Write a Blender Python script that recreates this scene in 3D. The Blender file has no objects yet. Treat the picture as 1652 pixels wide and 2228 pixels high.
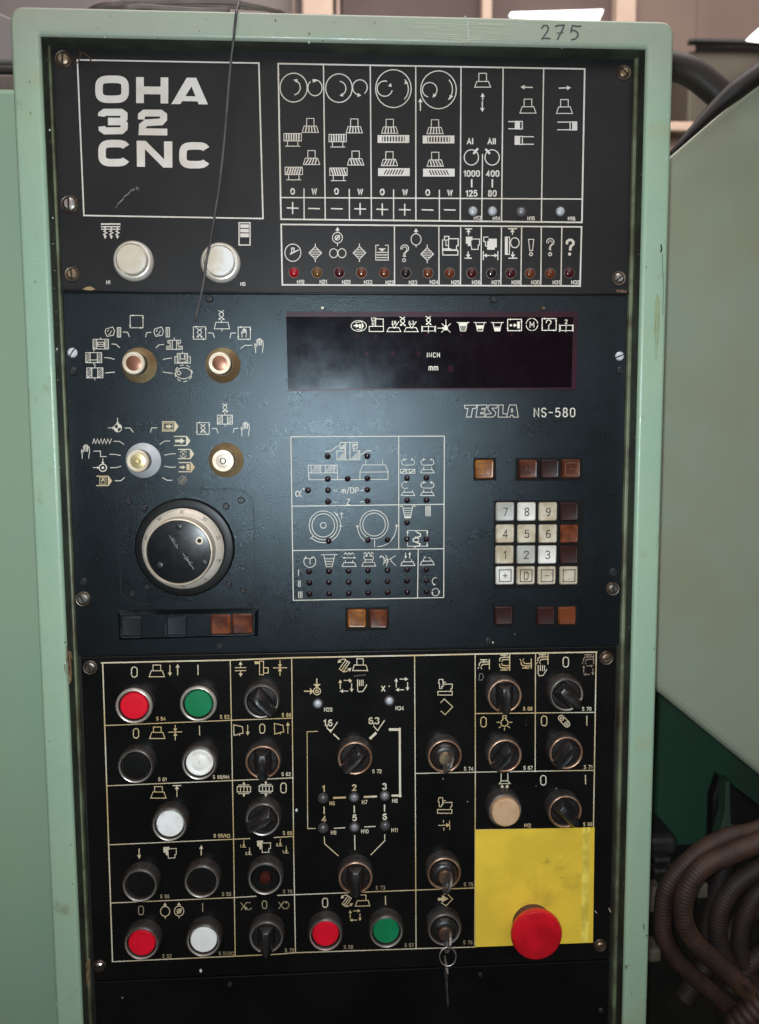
import bpy, bmesh, math, random
from math import sin, cos, pi, radians
from mathutils import Matrix, Vector, noise as mnoise
random.seed(7)
S = bpy.context.scene
COL = S.collection

# ------------------------------------------------------------------ camera, world, light, exposure
F, CX, CY = 1733.0, 826.0, 1114.0          # focal length and centre of the 1652 x 2228 survey picture
DIST, ZC = 0.6957, 1.35                    # camera in front of the panel face, camera height
TH, PH, RO = radians(-5.367), radians(3.1536), radians(0.323)
def _rx(a): return Matrix(((1,0,0),(0,cos(a),-sin(a)),(0,sin(a),cos(a))))
def _ry(a): return Matrix(((cos(a),0,sin(a)),(0,1,0),(-sin(a),0,cos(a))))
def _rz(a): return Matrix(((cos(a),-sin(a),0),(sin(a),cos(a),0),(0,0,1)))
RM = _ry(PH) @ _rx(TH) @ _rz(RO)
def wv(v): return Vector((v[0], v[2], -v[1]))
cam = bpy.data.cameras.new('camera')
cam.sensor_fit = 'VERTICAL'; cam.sensor_height = 36; cam.sensor_width = 36
cam.lens = 36*F/2228; cam.clip_start = 0.01; cam.clip_end = 200
cam.dof.use_dof = True; cam.dof.focus_distance = 0.70; cam.dof.aperture_fstop = 6
co = bpy.data.objects.new('camera', cam); COL.objects.link(co)
rx, ry, rz = wv(RM.col[0]), wv(-RM.col[1]), wv(-RM.col[2])
co.matrix_world = Matrix(((rx.x,ry.x,rz.x,0),(rx.y,ry.y,rz.y,-DIST),(rx.z,ry.z,rz.z,ZC),(0,0,0,1)))
S.camera = co

W = bpy.data.worlds.new('World'); S.world = W; W.use_nodes = True
W.node_tree.nodes['Background'].inputs[0].default_value = (1.0, 0.95, 0.91, 1)
W.node_tree.nodes['Background'].inputs[1].default_value = 0.05

def lamp(name, typ, loc, energy, color, size=0.1, size_y=None, aim=None, label=None):
    L = bpy.data.lights.new(name, typ); L.energy = energy; L.color = color
    o = bpy.data.objects.new(name, L); COL.objects.link(o); o.location = loc
    if typ == 'AREA':
        L.size = size
        if size_y: L.shape = 'RECTANGLE'; L.size_y = size_y
    elif typ in ('POINT', 'SPOT'): L.shadow_soft_size = size
    if aim is not None:
        o.rotation_euler = (Vector(aim)-Vector(loc)).to_track_quat('-Z', 'Y').to_euler()
    return o
fl = lamp('flash_lamp', 'SPOT', (-0.010, -DIST, ZC+0.002), 15.5, (0.83, 0.94, 1.0), 0.007, aim=(0.01, 0, ZC-0.01))
fl.data.spot_size = radians(150); fl.data.spot_blend = 1.0
lamp('ceiling_lamp', 'AREA', (0.1, -3.3, 3.3), 28, (1.0, 0.93, 0.89), 3.6, 2.0, aim=(0, 0, 1.7))
lamp('wall_fill_lamp', 'AREA', (0.4, 0.9, 3.2), 21, (1.0, 0.91, 0.87), 2.4, 0.5, aim=(0.4, 2.3, 1.9))  # unseen fill lamp, added to brighten the hall wall
lamp('hall_lamp', 'AREA', (0.3, -0.05, 3.4), 32, (1.0, 0.92, 0.87), 2.2, 1.4, aim=(0.3, 0.05, 1.0))
S.view_settings.view_transform = 'Standard'; S.view_settings.look = 'None'
S.view_settings.exposure = 0.3; S.view_settings.gamma = 1.0
S.render.film_transparent = False
S.cycles.max_bounces = 6

# ------------------------------------------------------------------ survey helpers
def U(px, py, h=0.0):
    """survey point -> world point on the plane standing h metres in front of the panel face"""
    v = RM @ Vector(((px-CX)/F, (py-CY)/F, 1.0)); k = (DIST-h)/v.z
    return Vector((v.x*k, -h, ZC - v.y*k))
REG = {'D': (0, 0, 1.0)}
for a, ox in (('A', 0), ('B', 1050), ('C', 1937)):
    for b, oy in (('0', 0), ('7', 750), ('15', 1500), ('22', 2200), ('26', 2600), ('32', 3296)):
        REG[a+b] = (ox/1.83838, oy/1.83838, 0.66586/1.83838)
def d(r, x, y):
    q = REG[r]; return (q[0]+x*q[2], q[1]+y*q[2])
def P(r, x, y, h=0.0): return U(*d(r, x, y), h)

# ------------------------------------------------------------------ materials
MATS = {}
def mat(name, col, rough=0.5, metal=0.0, spec=0.5, var=None, vscale=6.0, vamt=0.35, bump=0.0, bscale=200.0,
        rvar=0.0, trans=0.0, emit=None, coat=0.0, detail=4, stains=None, vdist=(0.38, 0.62), tint=None):
    if name in MATS: return MATS[name]
    m = bpy.data.materials.new(name); m.use_nodes = True; MATS[name] = m
    nt = m.node_tree; N = nt.nodes; L = nt.links
    b = N['Principled BSDF']
    b.inputs['Base Color'].default_value = (*col, 1); b.inputs['Roughness'].default_value = rough
    b.inputs['Metallic'].default_value = metal; b.inputs['Specular IOR Level'].default_value = spec
    b.inputs['Transmission Weight'].default_value = trans; b.inputs['Coat Weight'].default_value = coat
    b.inputs['Coat Roughness'].default_value = 0.15
    if emit: b.inputs['Emission Color'].default_value = (*emit[0], 1); b.inputs['Emission Strength'].default_value = emit[1]
    if tint: b.inputs['Specular Tint'].default_value = (*tint, 1)
    geo = N.new('ShaderNodeNewGeometry')
    src = geo.outputs['Position']
    cur = None
    def nz(scale, det=4, r=0.6, off=0.0):
        n = N.new('ShaderNodeTexNoise'); n.inputs['Scale'].default_value = scale; n.inputs['Detail'].default_value = det
        n.inputs['Roughness'].default_value = r
        if off:
            mp = N.new('ShaderNodeMapping'); mp.inputs['Location'].default_value = (off, off*1.3, off*0.7); L.new(src, mp.inputs[0]); L.new(mp.outputs[0], n.inputs['Vector'])
        else: L.new(src, n.inputs['Vector'])
        return n.outputs['Fac']
    def ramp(fac, a, bb):
        r = N.new('ShaderNodeMapRange'); r.inputs['From Min'].default_value = a; r.inputs['From Max'].default_value = bb
        r.interpolation_type = 'SMOOTHSTEP'; L.new(fac, r.inputs['Value']); return r.outputs['Result']
    def mix(fac, a, bcol, amt=1.0):
        x = N.new('ShaderNodeMix'); x.data_type = 'RGBA'
        if amt != 1.0:
            mm = N.new('ShaderNodeMath'); mm.operation = 'MULTIPLY'; L.new(fac, mm.inputs[0]); mm.inputs[1].default_value = amt; fac = mm.outputs[0]
        L.new(fac, x.inputs[0])
        if isinstance(a, tuple): x.inputs[6].default_value = (*a, 1)
        else: L.new(a, x.inputs[6])
        x.inputs[7].default_value = (*bcol, 1)
        return x.outputs[2]
    if var:
        cur = mix(ramp(nz(vscale, detail), *vdist), col, var, vamt)
    for st in stains or ():
        c, scale, lo, hi, amt = st
        cur = mix(ramp(nz(scale, 6, 0.65, 3.1+scale*0.37), lo, hi), cur if cur is not None else col, c, amt)
    if cur is not None: L.new(cur, b.inputs['Base Color'])
    if rvar:
        mr = N.new('ShaderNodeMapRange'); mr.inputs['To Min'].default_value = max(0.03, rough-rvar); mr.inputs['To Max'].default_value = min(1, rough+rvar)
        mr.inputs['From Min'].default_value = 0.35; mr.inputs['From Max'].default_value = 0.65
        L.new(nz(vscale*3.3, 6, 0.7, 9.0), mr.inputs['Value']); L.new(mr.outputs[0], b.inputs['Roughness'])
    if bump:
        bp = N.new('ShaderNodeBump'); bp.inputs['Strength'].default_value = bump; bp.inputs['Distance'].default_value = 0.0006
        L.new(nz(bscale, 3, 0.55), bp.inputs['Height']); L.new(bp.outputs[0], b.inputs['Normal'])
    return m

GREEN = mat('green_machine_paint', (0.285, 0.415, 0.300), 0.36, var=(0.325, 0.43, 0.30), vscale=11, vamt=0.7, bump=0.30, bscale=420, rvar=0.10,
            stains=((( 0.33, 0.34, 0.19), 13, 0.56, 0.72, 0.55), ((0.20, 0.20, 0.11), 42, 0.60, 0.74, 0.55), ((0.07, 0.07, 0.05), 140, 0.70, 0.76, 0.7)))
def grime_film(m, z0, z1, col, amt):
    # dusty film settled on the upper rail of the frame, streaked along it
    nt = m.node_tree; N = nt.nodes; L = nt.links; b = N['Principled BSDF']; old = b.inputs['Base Color'].links[0].from_socket
    g_ = N.new('ShaderNodeNewGeometry'); sp = N.new('ShaderNodeSeparateXYZ'); L.new(g_.outputs['Position'], sp.inputs[0])
    mp = N.new('ShaderNodeMapping'); mp.inputs['Scale'].default_value = (12, 60, 90); L.new(g_.outputs['Position'], mp.inputs[0])
    nz = N.new('ShaderNodeTexNoise'); nz.inputs['Scale'].default_value = 1.0; nz.inputs['Detail'].default_value = 5; L.new(mp.outputs[0], nz.inputs['Vector'])
    r = N.new('ShaderNodeMapRange'); r.interpolation_type = 'SMOOTHSTEP'; r.inputs['From Min'].default_value = z0; r.inputs['From Max'].default_value = z1; L.new(sp.outputs['Z'], r.inputs['Value'])
    k = N.new('ShaderNodeMath'); k.operation = 'MULTIPLY'; L.new(r.outputs[0], k.inputs[0])
    r2 = N.new('ShaderNodeMapRange'); r2.inputs['From Min'].default_value = 0.3; r2.inputs['From Max'].default_value = 0.7; r2.inputs['To Min'].default_value = amt*0.55; r2.inputs['To Max'].default_value = amt; L.new(nz.outputs['Fac'], r2.inputs['Value']); L.new(r2.outputs[0], k.inputs[1])
    x = N.new('ShaderNodeMix'); x.data_type = 'RGBA'; L.new(k.outputs[0], x.inputs[0]); L.new(old, x.inputs[6]); x.inputs[7].default_value = (*col, 1); L.new(x.outputs[2], b.inputs['Base Color'])
grime_film(GREEN, 1.60, 1.69, (0.33, 0.34, 0.275), 0.95)
GREEN_EDGE = mat('grimy_green_paint', (0.15, 0.175, 0.10), 0.5, var=(0.055, 0.042, 0.022), vscale=26, vamt=0.8, bump=0.2,
                 stains=(((0.07, 0.04, 0.02), 9, 0.5, 0.7, 0.7),))
GREEN_L = mat('green_cover_paint', (0.265, 0.385, 0.275), 0.42, var=(0.29, 0.385, 0.255), vscale=7, vamt=0.6, bump=0.1, bscale=300,
              stains=(((0.30, 0.32, 0.16), 5, 0.58, 0.75, 0.4),))
GREEN_R = mat('worn_green_housing_paint', (0.275, 0.325, 0.245), 0.27, var=(0.27, 0.255, 0.175), vscale=3.5, vamt=0.7, bump=0.05, bscale=100,
              stains=(((0.20, 0.15, 0.09), 3.2, 0.52, 0.72, 0.5),))
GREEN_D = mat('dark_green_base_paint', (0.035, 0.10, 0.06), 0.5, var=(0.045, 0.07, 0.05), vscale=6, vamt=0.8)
BLACK_U = mat('black_foil', (0.0095, 0.009, 0.0095), 0.46, spec=0.28, var=(0.017, 0.0155, 0.0155), vscale=9, vamt=0.7, bump=0.12, bscale=420, rvar=0.03)
BLACK_M = mat('black_hammered_paint', (0.005, 0.0058, 0.0068), 0.285, spec=0.47, var=(0.009, 0.0105, 0.0125), vscale=8, vamt=0.7, bump=0.40, bscale=1000, rvar=0.02, tint=(0.72, 0.90, 1.0))
BLACK_L = mat('black_gloss_foil', (0.004, 0.004, 0.004), 0.30, spec=0.20, var=(0.007, 0.0065, 0.006), vscale=10, vamt=0.8, bump=0.05, bscale=500, rvar=0.05)
BLACK_B = mat('black_blank_plate', (0.0035, 0.0035, 0.0035), 0.34, spec=0.20, var=(0.007, 0.0065, 0.006), vscale=8, vamt=0.7)
PRINT_U = mat('cream_print', (0.70, 0.64, 0.59), 0.6, var=(0.50, 0.40, 0.28), vscale=14, vamt=0.55, vdist=(0.42, 0.68))
PRINT_M = mat('white_engraving', (0.72, 0.67, 0.58), 0.6, var=(0.56, 0.48, 0.37), vscale=16, vamt=0.6)
PRINT_L = mat('yellowed_print', (0.66, 0.60, 0.47), 0.6, var=(0.50, 0.33, 0.11), vscale=13, vamt=0.85, vdist=(0.36, 0.62))
PRINT_D = mat('display_print', (0.85, 0.80, 0.66), 0.6)
PRINT_K = mat('dark_print', (0.035, 0.03, 0.028), 0.6)
PRINT_F = mat('faded_print', (0.20, 0.15, 0.11), 0.7, var=(0.34, 0.25, 0.17), vscale=60, vamt=0.6)
PENCIL = mat('pencil_mark', (0.05, 0.055, 0.05), 0.7)
SCRATCH = mat('scratch_mark', (0.22, 0.21, 0.20), 0.7)
CHROME = mat('worn_chrome', (0.62, 0.58, 0.52), 0.26, metal=1.0, var=(0.40, 0.33, 0.26), vscale=60, vamt=0.7, rvar=0.10)
CHROME_R = mat('rusty_chrome', (0.42, 0.30, 0.22), 0.36, metal=0.9, var=(0.16, 0.07, 0.035), vscale=70, vamt=0.8, rvar=0.12)
BARREL = mat('grey_barrel_metal', (0.075, 0.064, 0.058), 0.42, metal=0.4, var=(0.04, 0.03, 0.026), vscale=60, vamt=0.8, rvar=0.1)
STEEL = mat('screw_steel', (0.50, 0.48, 0.45), 0.34, metal=1.0, var=(0.26, 0.20, 0.15), vscale=120, vamt=0.7)
STEEL_R = mat('brown_screw_steel', (0.33, 0.25, 0.17), 0.42, metal=0.85, var=(0.14, 0.08, 0.04), vscale=140, vamt=0.8)
WASHER = mat('screw_washer_metal', (0.20, 0.155, 0.125), 0.42, metal=0.8, var=(0.09, 0.055, 0.035), vscale=110, vamt=0.8)
SCREW_B = mat('black_screw', (0.018, 0.02, 0.022), 0.35, spec=0.6)
SLOT = mat('slot_grime', (0.01, 0.008, 0.007), 0.8)
RED = mat('red_cap_plastic', (0.74, 0.004, 0.022), 0.42, var=(0.58, 0.003, 0.014), vscale=60, vamt=0.6, bump=0.1, bscale=500)
GRN = mat('green_cap_plastic', (0.006, 0.20, 0.075), 0.4, var=(0.004, 0.15, 0.05), vscale=60, vamt=0.6, bump=0.1, bscale=500)
WHT = mat('white_cap_plastic', (0.88, 0.85, 0.80), 0.4, var=(0.66, 0.54, 0.38), vscale=50, vamt=0.6, vdist=(0.45, 0.7), stains=(((0.24, 0.15, 0.08), 110, 0.66, 0.76, 0.8),))
WHT_N = mat('clean_white_cap_plastic', (0.90, 0.90, 0.89), 0.4, var=(0.76, 0.72, 0.66), vscale=70, vamt=0.6, stains=(((0.40, 0.31, 0.21), 95, 0.60, 0.72, 0.6),))
WHT_H = mat('dirty_white_lamp_cap', (0.74, 0.72, 0.69), 0.4, var=(0.52, 0.41, 0.27), vscale=32, vamt=0.75, vdist=(0.44, 0.64))
IVO = mat('ivory_cap_plastic', (0.58, 0.37, 0.22), 0.45, var=(0.46, 0.27, 0.14), vscale=70, vamt=0.7)
BLK = mat('black_plastic', (0.003, 0.003, 0.003), 0.45, spec=0.3, var=(0.006, 0.006, 0.006), vscale=50, vamt=0.7)
BLK_M = mat('dull_black_plastic', (0.008, 0.008, 0.009), 0.36, spec=0.6, var=(0.020, 0.015, 0.013), vscale=60, vamt=0.7, rvar=0.12)
BRASS = mat('yellowed_knob_skirt', (0.36, 0.27, 0.14), 0.40, metal=0.2, var=(0.17, 0.09, 0.04), vscale=30, vamt=0.8, rvar=0.1)
KNOBG = mat('dark_fluted_knob', (0.16, 0.145, 0.125), 0.4, metal=0.4, var=(0.08, 0.055, 0.035), vscale=50, vamt=0.7)
COPPER = mat('copper_knob_cap', (0.26, 0.105, 0.06), 0.34, metal=0.5, var=(0.15, 0.06, 0.035), vscale=50, vamt=0.6)
ALU = mat('pale_aluminium', (0.72, 0.75, 0.77), 0.35, metal=0.2, var=(0.58, 0.58, 0.60), vscale=40, vamt=0.6)
GOLDC = mat('brass_knob_cap', (0.62, 0.50, 0.26), 0.36, metal=0.7)
CREAMC = mat('cream_knob_cap', (0.66, 0.56, 0.47), 0.4, metal=0.2, var=(0.5, 0.38, 0.28), vscale=70, vamt=0.7)
RIM = mat('pale_knob_rim', (0.78, 0.68, 0.54), 0.34, metal=0.35, var=(0.58, 0.44, 0.30), vscale=60, vamt=0.7)
SCALE = mat('scale_ring_metal', (0.72, 0.65, 0.56), 0.36, metal=0.3, var=(0.56, 0.48, 0.39), vscale=22, vamt=0.7)
AMB = mat('amber_key_plastic', (0.30, 0.115, 0.02), 0.3, var=(0.15, 0.04, 0.010), vscale=110, vamt=0.8, detail=2)
AMB_D = mat('dark_amber_key_plastic', (0.10, 0.024, 0.009), 0.3, var=(0.035, 0.010, 0.006), vscale=100, vamt=0.9, detail=2)
AMB_R = mat('brown_red_key_plastic', (0.034, 0.009, 0.007), 0.34, var=(0.020, 0.008, 0.007), vscale=110, vamt=0.9, detail=2)
AMB_O = mat('orange_key_plastic', (0.155, 0.040, 0.012), 0.3, var=(0.06, 0.015, 0.008), vscale=90, vamt=0.9, detail=2)
KEYB = mat('black_key_plastic', (0.010, 0.011, 0.012), 0.4)
KEYBL = mat('dark_blue_key_plastic', (0.008, 0.014, 0.020), 0.4)
KEYW = mat('white_key_plastic', (0.74, 0.70, 0.64), 0.38, var=(0.52, 0.47, 0.38), vscale=90, vamt=0.6)
KEYC = mat('yellowed_key_plastic', (0.55, 0.48, 0.37), 0.38, var=(0.34, 0.25, 0.14), vscale=90, vamt=0.7)
KEYG = mat('grey_key_plastic', (0.45, 0.44, 0.41), 0.38, var=(0.33, 0.30, 0.25), vscale=90, vamt=0.6)
KEYS = mat('key_side_plastic', (0.085, 0.07, 0.06), 0.4, var=(0.06, 0.045, 0.04), vscale=90, vamt=0.8)
LED_M = mat('dark_maroon_lens', (0.012, 0.004, 0.006), 0.12, spec=0.6)
LED_R = mat('red_lens', (0.30, 0.008, 0.014), 0.10, spec=0.6)
LED_D = mat('dark_red_lens', (0.055, 0.006, 0.010), 0.10, spec=0.6)
LED_O = mat('orange_lens', (0.12, 0.028, 0.010), 0.10, spec=0.6)
LED_A = mat('amber_lens', (0.13, 0.055, 0.010), 0.10, spec=0.6)
LED_K = mat('black_lens', (0.014, 0.010, 0.010), 0.10, spec=0.6)
LED_W = mat('milky_lens', (0.42, 0.43, 0.46), 0.22, spec=0.6)
LED_G = mat('grey_lens', (0.20, 0.20, 0.21), 0.22, spec=0.6)
LED_S = mat('smoky_lens', (0.075, 0.072, 0.075), 0.22, spec=0.6)
FILTER = mat('dark_red_filter', (0.0035, 0.0012, 0.0025), 0.20, spec=0.25, var=(0.008, 0.002, 0.005), vscale=13, vamt=0.6, rvar=0.03, tint=(0.75, 0.9, 1.0), bump=0.0, bscale=300)
FILTER_E = mat('magenta_filter_edge', (0.036, 0.004, 0.012), 0.4, spec=0.3, var=(0.016, 0.002, 0.006), vscale=40, vamt=0.7)
FILTER_D = mat('dim_display_digit', (0.030, 0.004, 0.011), 0.20, spec=0.25, tint=(0.75, 0.9, 1.0))
YEL = mat('yellow_placard', (0.86, 0.59, 0.055), 0.45, var=(0.70, 0.47, 0.045), vscale=16, vamt=0.7, bump=0.06, bscale=120,
          stains=(((0.26, 0.17, 0.03), 17, 0.54, 0.76, 0.5), ((0.12, 0.08, 0.02), 75, 0.64, 0.75, 0.4), ((0.06, 0.045, 0.02), 320, 0.66, 0.74, 0.6)))
YEL_T = mat('yellow_tape', (0.95, 0.74, 0.13), 0.4, var=(0.50, 0.36, 0.03), vscale=40, vamt=0.7, stains=(((0.12, 0.08, 0.02), 60, 0.66, 0.76, 0.7),))
WIRE = mat('dark_wire_insulation', (0.040, 0.038, 0.036), 0.5, var=(0.11, 0.10, 0.09), vscale=40, vamt=0.7)
WIRE_R = mat('rusty_wire', (0.08, 0.045, 0.03), 0.6, metal=0.5)
CABLE = mat('brown_grey_cable', (0.16, 0.125, 0.11), 0.55, var=(0.10, 0.075, 0.065), vscale=30, vamt=0.7)
HOSE = mat('dusty_conduit', (0.056, 0.024, 0.014), 0.65, var=(0.018, 0.010, 0.008), vscale=22, vamt=0.8, bump=0.2, bscale=400)
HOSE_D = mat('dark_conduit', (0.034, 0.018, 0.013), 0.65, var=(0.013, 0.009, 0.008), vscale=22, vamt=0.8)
RUBBER = mat('black_brown_rubber', (0.012, 0.008, 0.007), 0.5, var=(0.026, 0.017, 0.014), vscale=18, vamt=0.7)
DARK = mat('dark_oily_iron', (0.020, 0.020, 0.018), 0.55, var=(0.045, 0.042, 0.036), vscale=18, vamt=0.8, bump=0.3, bscale=90)
BEIGE = mat('beige_tag', (0.16, 0.14, 0.10), 0.6, var=(0.10, 0.085, 0.06), vscale=40, vamt=0.7)
KEYM = mat('key_nickel', (0.36, 0.34, 0.33), 0.36, metal=0.9, var=(0.22, 0.17, 0.14), vscale=80, vamt=0.7)
LOCKB = mat('lock_brass', (0.50, 0.40, 0.25), 0.38, metal=0.85, var=(0.26, 0.17, 0.09), vscale=120, vamt=0.7)
LOCKR = mat('lock_rusty', (0.16, 0.09, 0.06), 0.45, metal=0.6, var=(0.07, 0.035, 0.022), vscale=120, vamt=0.7)
WALLM = mat('dusty_pink_wall', (0.27, 0.195, 0.165), 0.85, var=(0.21, 0.15, 0.13), vscale=2.2, vamt=0.7)
WALLG = mat('grey_wall_plaster', (0.33, 0.285, 0.275), 0.85, var=(0.27, 0.24, 0.24), vscale=3, vamt=0.7)
CREAM = mat('cream_window_paint', (0.72, 0.55, 0.43), 0.5, var=(0.60, 0.42, 0.33), vscale=6, vamt=0.5)
PINKW = mat('pinkish_window_paint', (0.48, 0.33, 0.27), 0.5, var=(0.38, 0.25, 0.2), vscale=6, vamt=0.5)
BROWNG = mat('brown_window_glass', (0.085, 0.052, 0.046), 0.6, var=(0.12, 0.08, 0.07), vscale=2.5, vamt=0.7)
BEAM = mat('blue_grey_beam', (0.045, 0.050, 0.052), 0.6)
OLIVE = mat('olive_cabinet', (0.10, 0.085, 0.060), 0.6, var=(0.07, 0.06, 0.045), vscale=5, vamt=0.7)
FLOOR = mat('oily_concrete', (0.05, 0.045, 0.04), 0.7, var=(0.035, 0.03, 0.028), vscale=3, vamt=0.8)
LIGHT = mat('lit_tube', (0.9, 0.9, 0.9), 0.5, emit=((1.0, 0.97, 0.95), 3.2))
RUST = mat('rust_stain', (0.11, 0.055, 0.022), 0.75, var=(0.20, 0.13, 0.06), vscale=90, vamt=0.8)

# ------------------------------------------------------------------ object helpers
WM = {}
def link(name, data, parent, M):
    o = bpy.data.objects.new(name, data); COL.objects.link(o)
    if parent is not None: o.parent = parent; o.matrix_basis = WM[parent.name].inverted() @ M
    else: o.matrix_basis = M
    WM[o.name] = M
    return o
def T(v): return Matrix.Translation(Vector(v))
def empty(name, loc, label, cat, group=None):
    o = link(name, None, None, T(loc)); tag(o, label, cat, group); return o
def tag(o, label=None, cat=None, group=None, kind=None):
    if label: o['label'] = label
    if cat: o['category'] = cat
    if group: o['group'] = group
    if kind: o['kind'] = kind
    return o
def mesh(name, verts, faces, mats, fm=None, smooth=False):
    me = bpy.data.meshes.new(name); me.from_pydata([tuple(v) for v in verts], [], faces)
    for m in (mats if isinstance(mats, (list, tuple)) else [mats]): me.materials.append(m)
    if fm: me.polygons.foreach_set('material_index', fm)
    if smooth is True: me.polygons.foreach_set('use_smooth', [True]*len(me.polygons))
    elif smooth:
        me.polygons.foreach_set('use_smooth', [True]*len(me.polygons)); me.set_sharp_from_angle(angle=radians(smooth))
    me.update(); return me
def centred(name, verts, faces, mats, parent, fm=None, smooth=False):
    c = sum((Vector(v) for v in verts), Vector())/len(verts)
    return link(name, mesh(name, [Vector(v)-c for v in verts], faces, mats, fm, smooth), parent, T(c))
def lathe(prof, n=40, mats=None, fm=None, flute=None):
    """turned body about the axis that points at the viewer; prof = [(radius, height)]"""
    V, Fc, FM = [], [], []
    for i, (r, h) in enumerate(prof):
        for k in range(n):
            a = 2*pi*k/n; rr = r
            if flute and i in flute[0]: rr = r*(1-flute[1]*(k % 2))
            V.append((rr*cos(a), -h, rr*sin(a)))
    for i in range(len(prof)-1):
        for k in range(n):
            k2 = (k+1) % n
            Fc.append((i*n+k, i*n+k2, (i+1)*n+k2, (i+1)*n+k)); FM.append(fm[i] if fm else 0)
    Fc.append(tuple((len(prof)-1)*n+k for k in range(n))); FM.append(fm[-1] if fm else 0)
    return V, Fc, FM
def lathe_mesh(name, prof, mats, n=40, fm=None, smooth=35, flute=None):
    V, Fc, FM = lathe(prof, n, None, fm, flute); return mesh(name, V, Fc, mats, FM, smooth)
def box_vf(x0, x1, y0, y1, z0, z1, b=0.0):
    bm = bmesh.new(); bmesh.ops.create_cube(bm, size=1)
    for v in bm.verts: v.co = Vector(((x0+x1)/2+v.co.x*(x1-x0), (y0+y1)/2+v.co.y*(y1-y0), (z0+z1)/2+v.co.z*(z1-z0)))
    if b: bmesh.ops.bevel(bm, geom=list(bm.edges), offset=b, segments=2, affect='EDGES', profile=0.5)
    bm.verts.index_update(); V = [v.co.copy() for v in bm.verts]; Fc = [tuple(v.index for v in f.verts) for f in bm.faces]; bm.free()
    return V, Fc
def merge(*vf):
    V, Fc = [], []
    for v, f in vf:
        n = len(V); V += list(v); Fc += [tuple(i+n for i in q) for q in f]
    return V, Fc
def prism_vf(front, back):
    n = len(front); V = list(front)+list(back)
    Fc = [tuple(range(n)), tuple(range(2*n-1, n-1, -1))]
    for i in range(n): Fc.append((i, n+i, n+(i+1) % n, (i+1) % n))
    return V, Fc
def catmull(pts, step):
    pts = [Vector(p) for p in pts]; Q = [2*pts[0]-pts[1]]+pts+[2*pts[-1]-pts[-2]]; out = []
    for i in range(1, len(Q)-2):
        a, b, c, e = Q[i-1], Q[i], Q[i+1], Q[i+2]
        m = max(2, int((c-b).length/step))
        for k in range(m):
            t = k/m
            out.append(0.5*((2*b)+(c-a)*t+(2*a-5*b+4*c-e)*t*t+(3*b-a-3*c+e)*t**3))
    out.append(pts[-1]); return out
def tube_vf(path, rad, n=10, caps=True):
    V, Fc = [], []; up = Vector((0.13, 1, 0.21)).normalized(); m = len(path)
    for i, p in enumerate(path):
        t = (path[min(i+1, m-1)]-path[max(i-1, 0)]).normalized()
        u = t.cross(up).normalized(); up2 = u.cross(t).normalized(); up = up2
        r = rad(i, i/(m-1)) if callable(rad) else rad
        for k in range(n): V.append(p+r*(cos(2*pi*k/n)*u+sin(2*pi*k/n)*up2))
    for i in range(m-1):
        for k in range(n): Fc.append((i*n+k, i*n+(k+1) % n, (i+1)*n+(k+1) % n, (i+1)*n+k))
    if caps: Fc.append(tuple(range(n-1, -1, -1))); Fc.append(tuple((m-1)*n+k for k in range(n)))
    return V, Fc
def tube(name, pts, rad, m, parent=None, step=0.004, n=10):
    V, Fc = tube_vf(catmull(pts, step), rad, n); return centred(name, V, Fc, m, parent, None, True)

# ------------------------------------------------------------------ flat print: strokes laid on a plate
GL = {}
def g(ch, w, *st): GL[ch] = (w, st)
g('0',3.2,[(0,1.3),(0,4.7),(.5,5.7),(1.2,6),(2,6),(2.7,5.7),(3.2,4.7),(3.2,1.3),(2.7,.3),(2,0),(1.2,0),(.5,.3),(0,1.3)])
g('1',1.6,[(0,4.6),(1.4,6),(1.4,0)]); g('2',3.2,[(0,4.7),(.4,5.7),(1.2,6),(2.2,6),(3,5.5),(3.2,4.5),(2.8,3.5),(0,0),(3.3,0)])
g('3',3.2,[(0,5.3),(.8,6),(2.2,6),(3,5.4),(3,4),(2.2,3.2),(1.2,3.1),(2.2,3.1),(3.2,2.3),(3.2,.9),(2.3,0),(.8,0),(0,.8)])
g('4',3.4,[(2.5,0),(2.5,6),(0,1.6),(3.5,1.6)]); g('5',3.2,[(3,6),(.5,6),(.2,3.3),(1,3.8),(2.2,3.8),(3.2,3),(3.2,1),(2.3,0),(.8,0),(0,.7)])
g('6',3.2,[(2.9,5.6),(2,6),(1,5.8),(.2,4.6),(0,2),(.4,.5),(1.2,0),(2.2,0),(3.1,.7),(3.2,2.2),(2.6,3.3),(1.2,3.5),(.1,2.6)])
g('7',3.2,[(0,6),(3.2,6),(1.2,0)]); g('8',3.2,[(1.6,3.2),(.4,3.8),(.2,5.1),(.9,6),(2.3,6),(3,5.1),(2.8,3.8),(1.6,3.2),(.2,2.4),(0,.9),(.9,0),(2.3,0),(3.2,.9),(3,2.4),(1.6,3.2)])
g('9',3.2,[(.3,.4),(1.2,0),(2.2,.2),(3,1.4),(3.2,4),(2.8,5.5),(2,6),(1,6),(.1,5.3),(0,3.8),(.6,2.7),(2,2.5),(3.1,3.4)])
g('H',3.2,[(0,0),(0,6)],[(3.2,0),(3.2,6)],[(0,3.1),(3.2,3.1)]); g('S',3,[(3,5.2),(2.2,6),(.8,6),(0,5.2),(0,4),(.8,3.2),(2.2,2.9),(3,2.1),(3,.8),(2.2,0),(.8,0),(0,.8)])
g('A',4,[(0,0),(2,6),(4,0)],[(.7,2),(3.3,2)]); g('I',.1,[(0,0),(0,6)]); g('N',3.4,[(0,0),(0,6),(3.4,0),(3.4,6)]); g('C',3.2,[(3.2,5),(2.4,6),(.8,6),(0,4.8),(0,1.2),(.8,0),(2.4,0),(3.2,1)])
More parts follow.
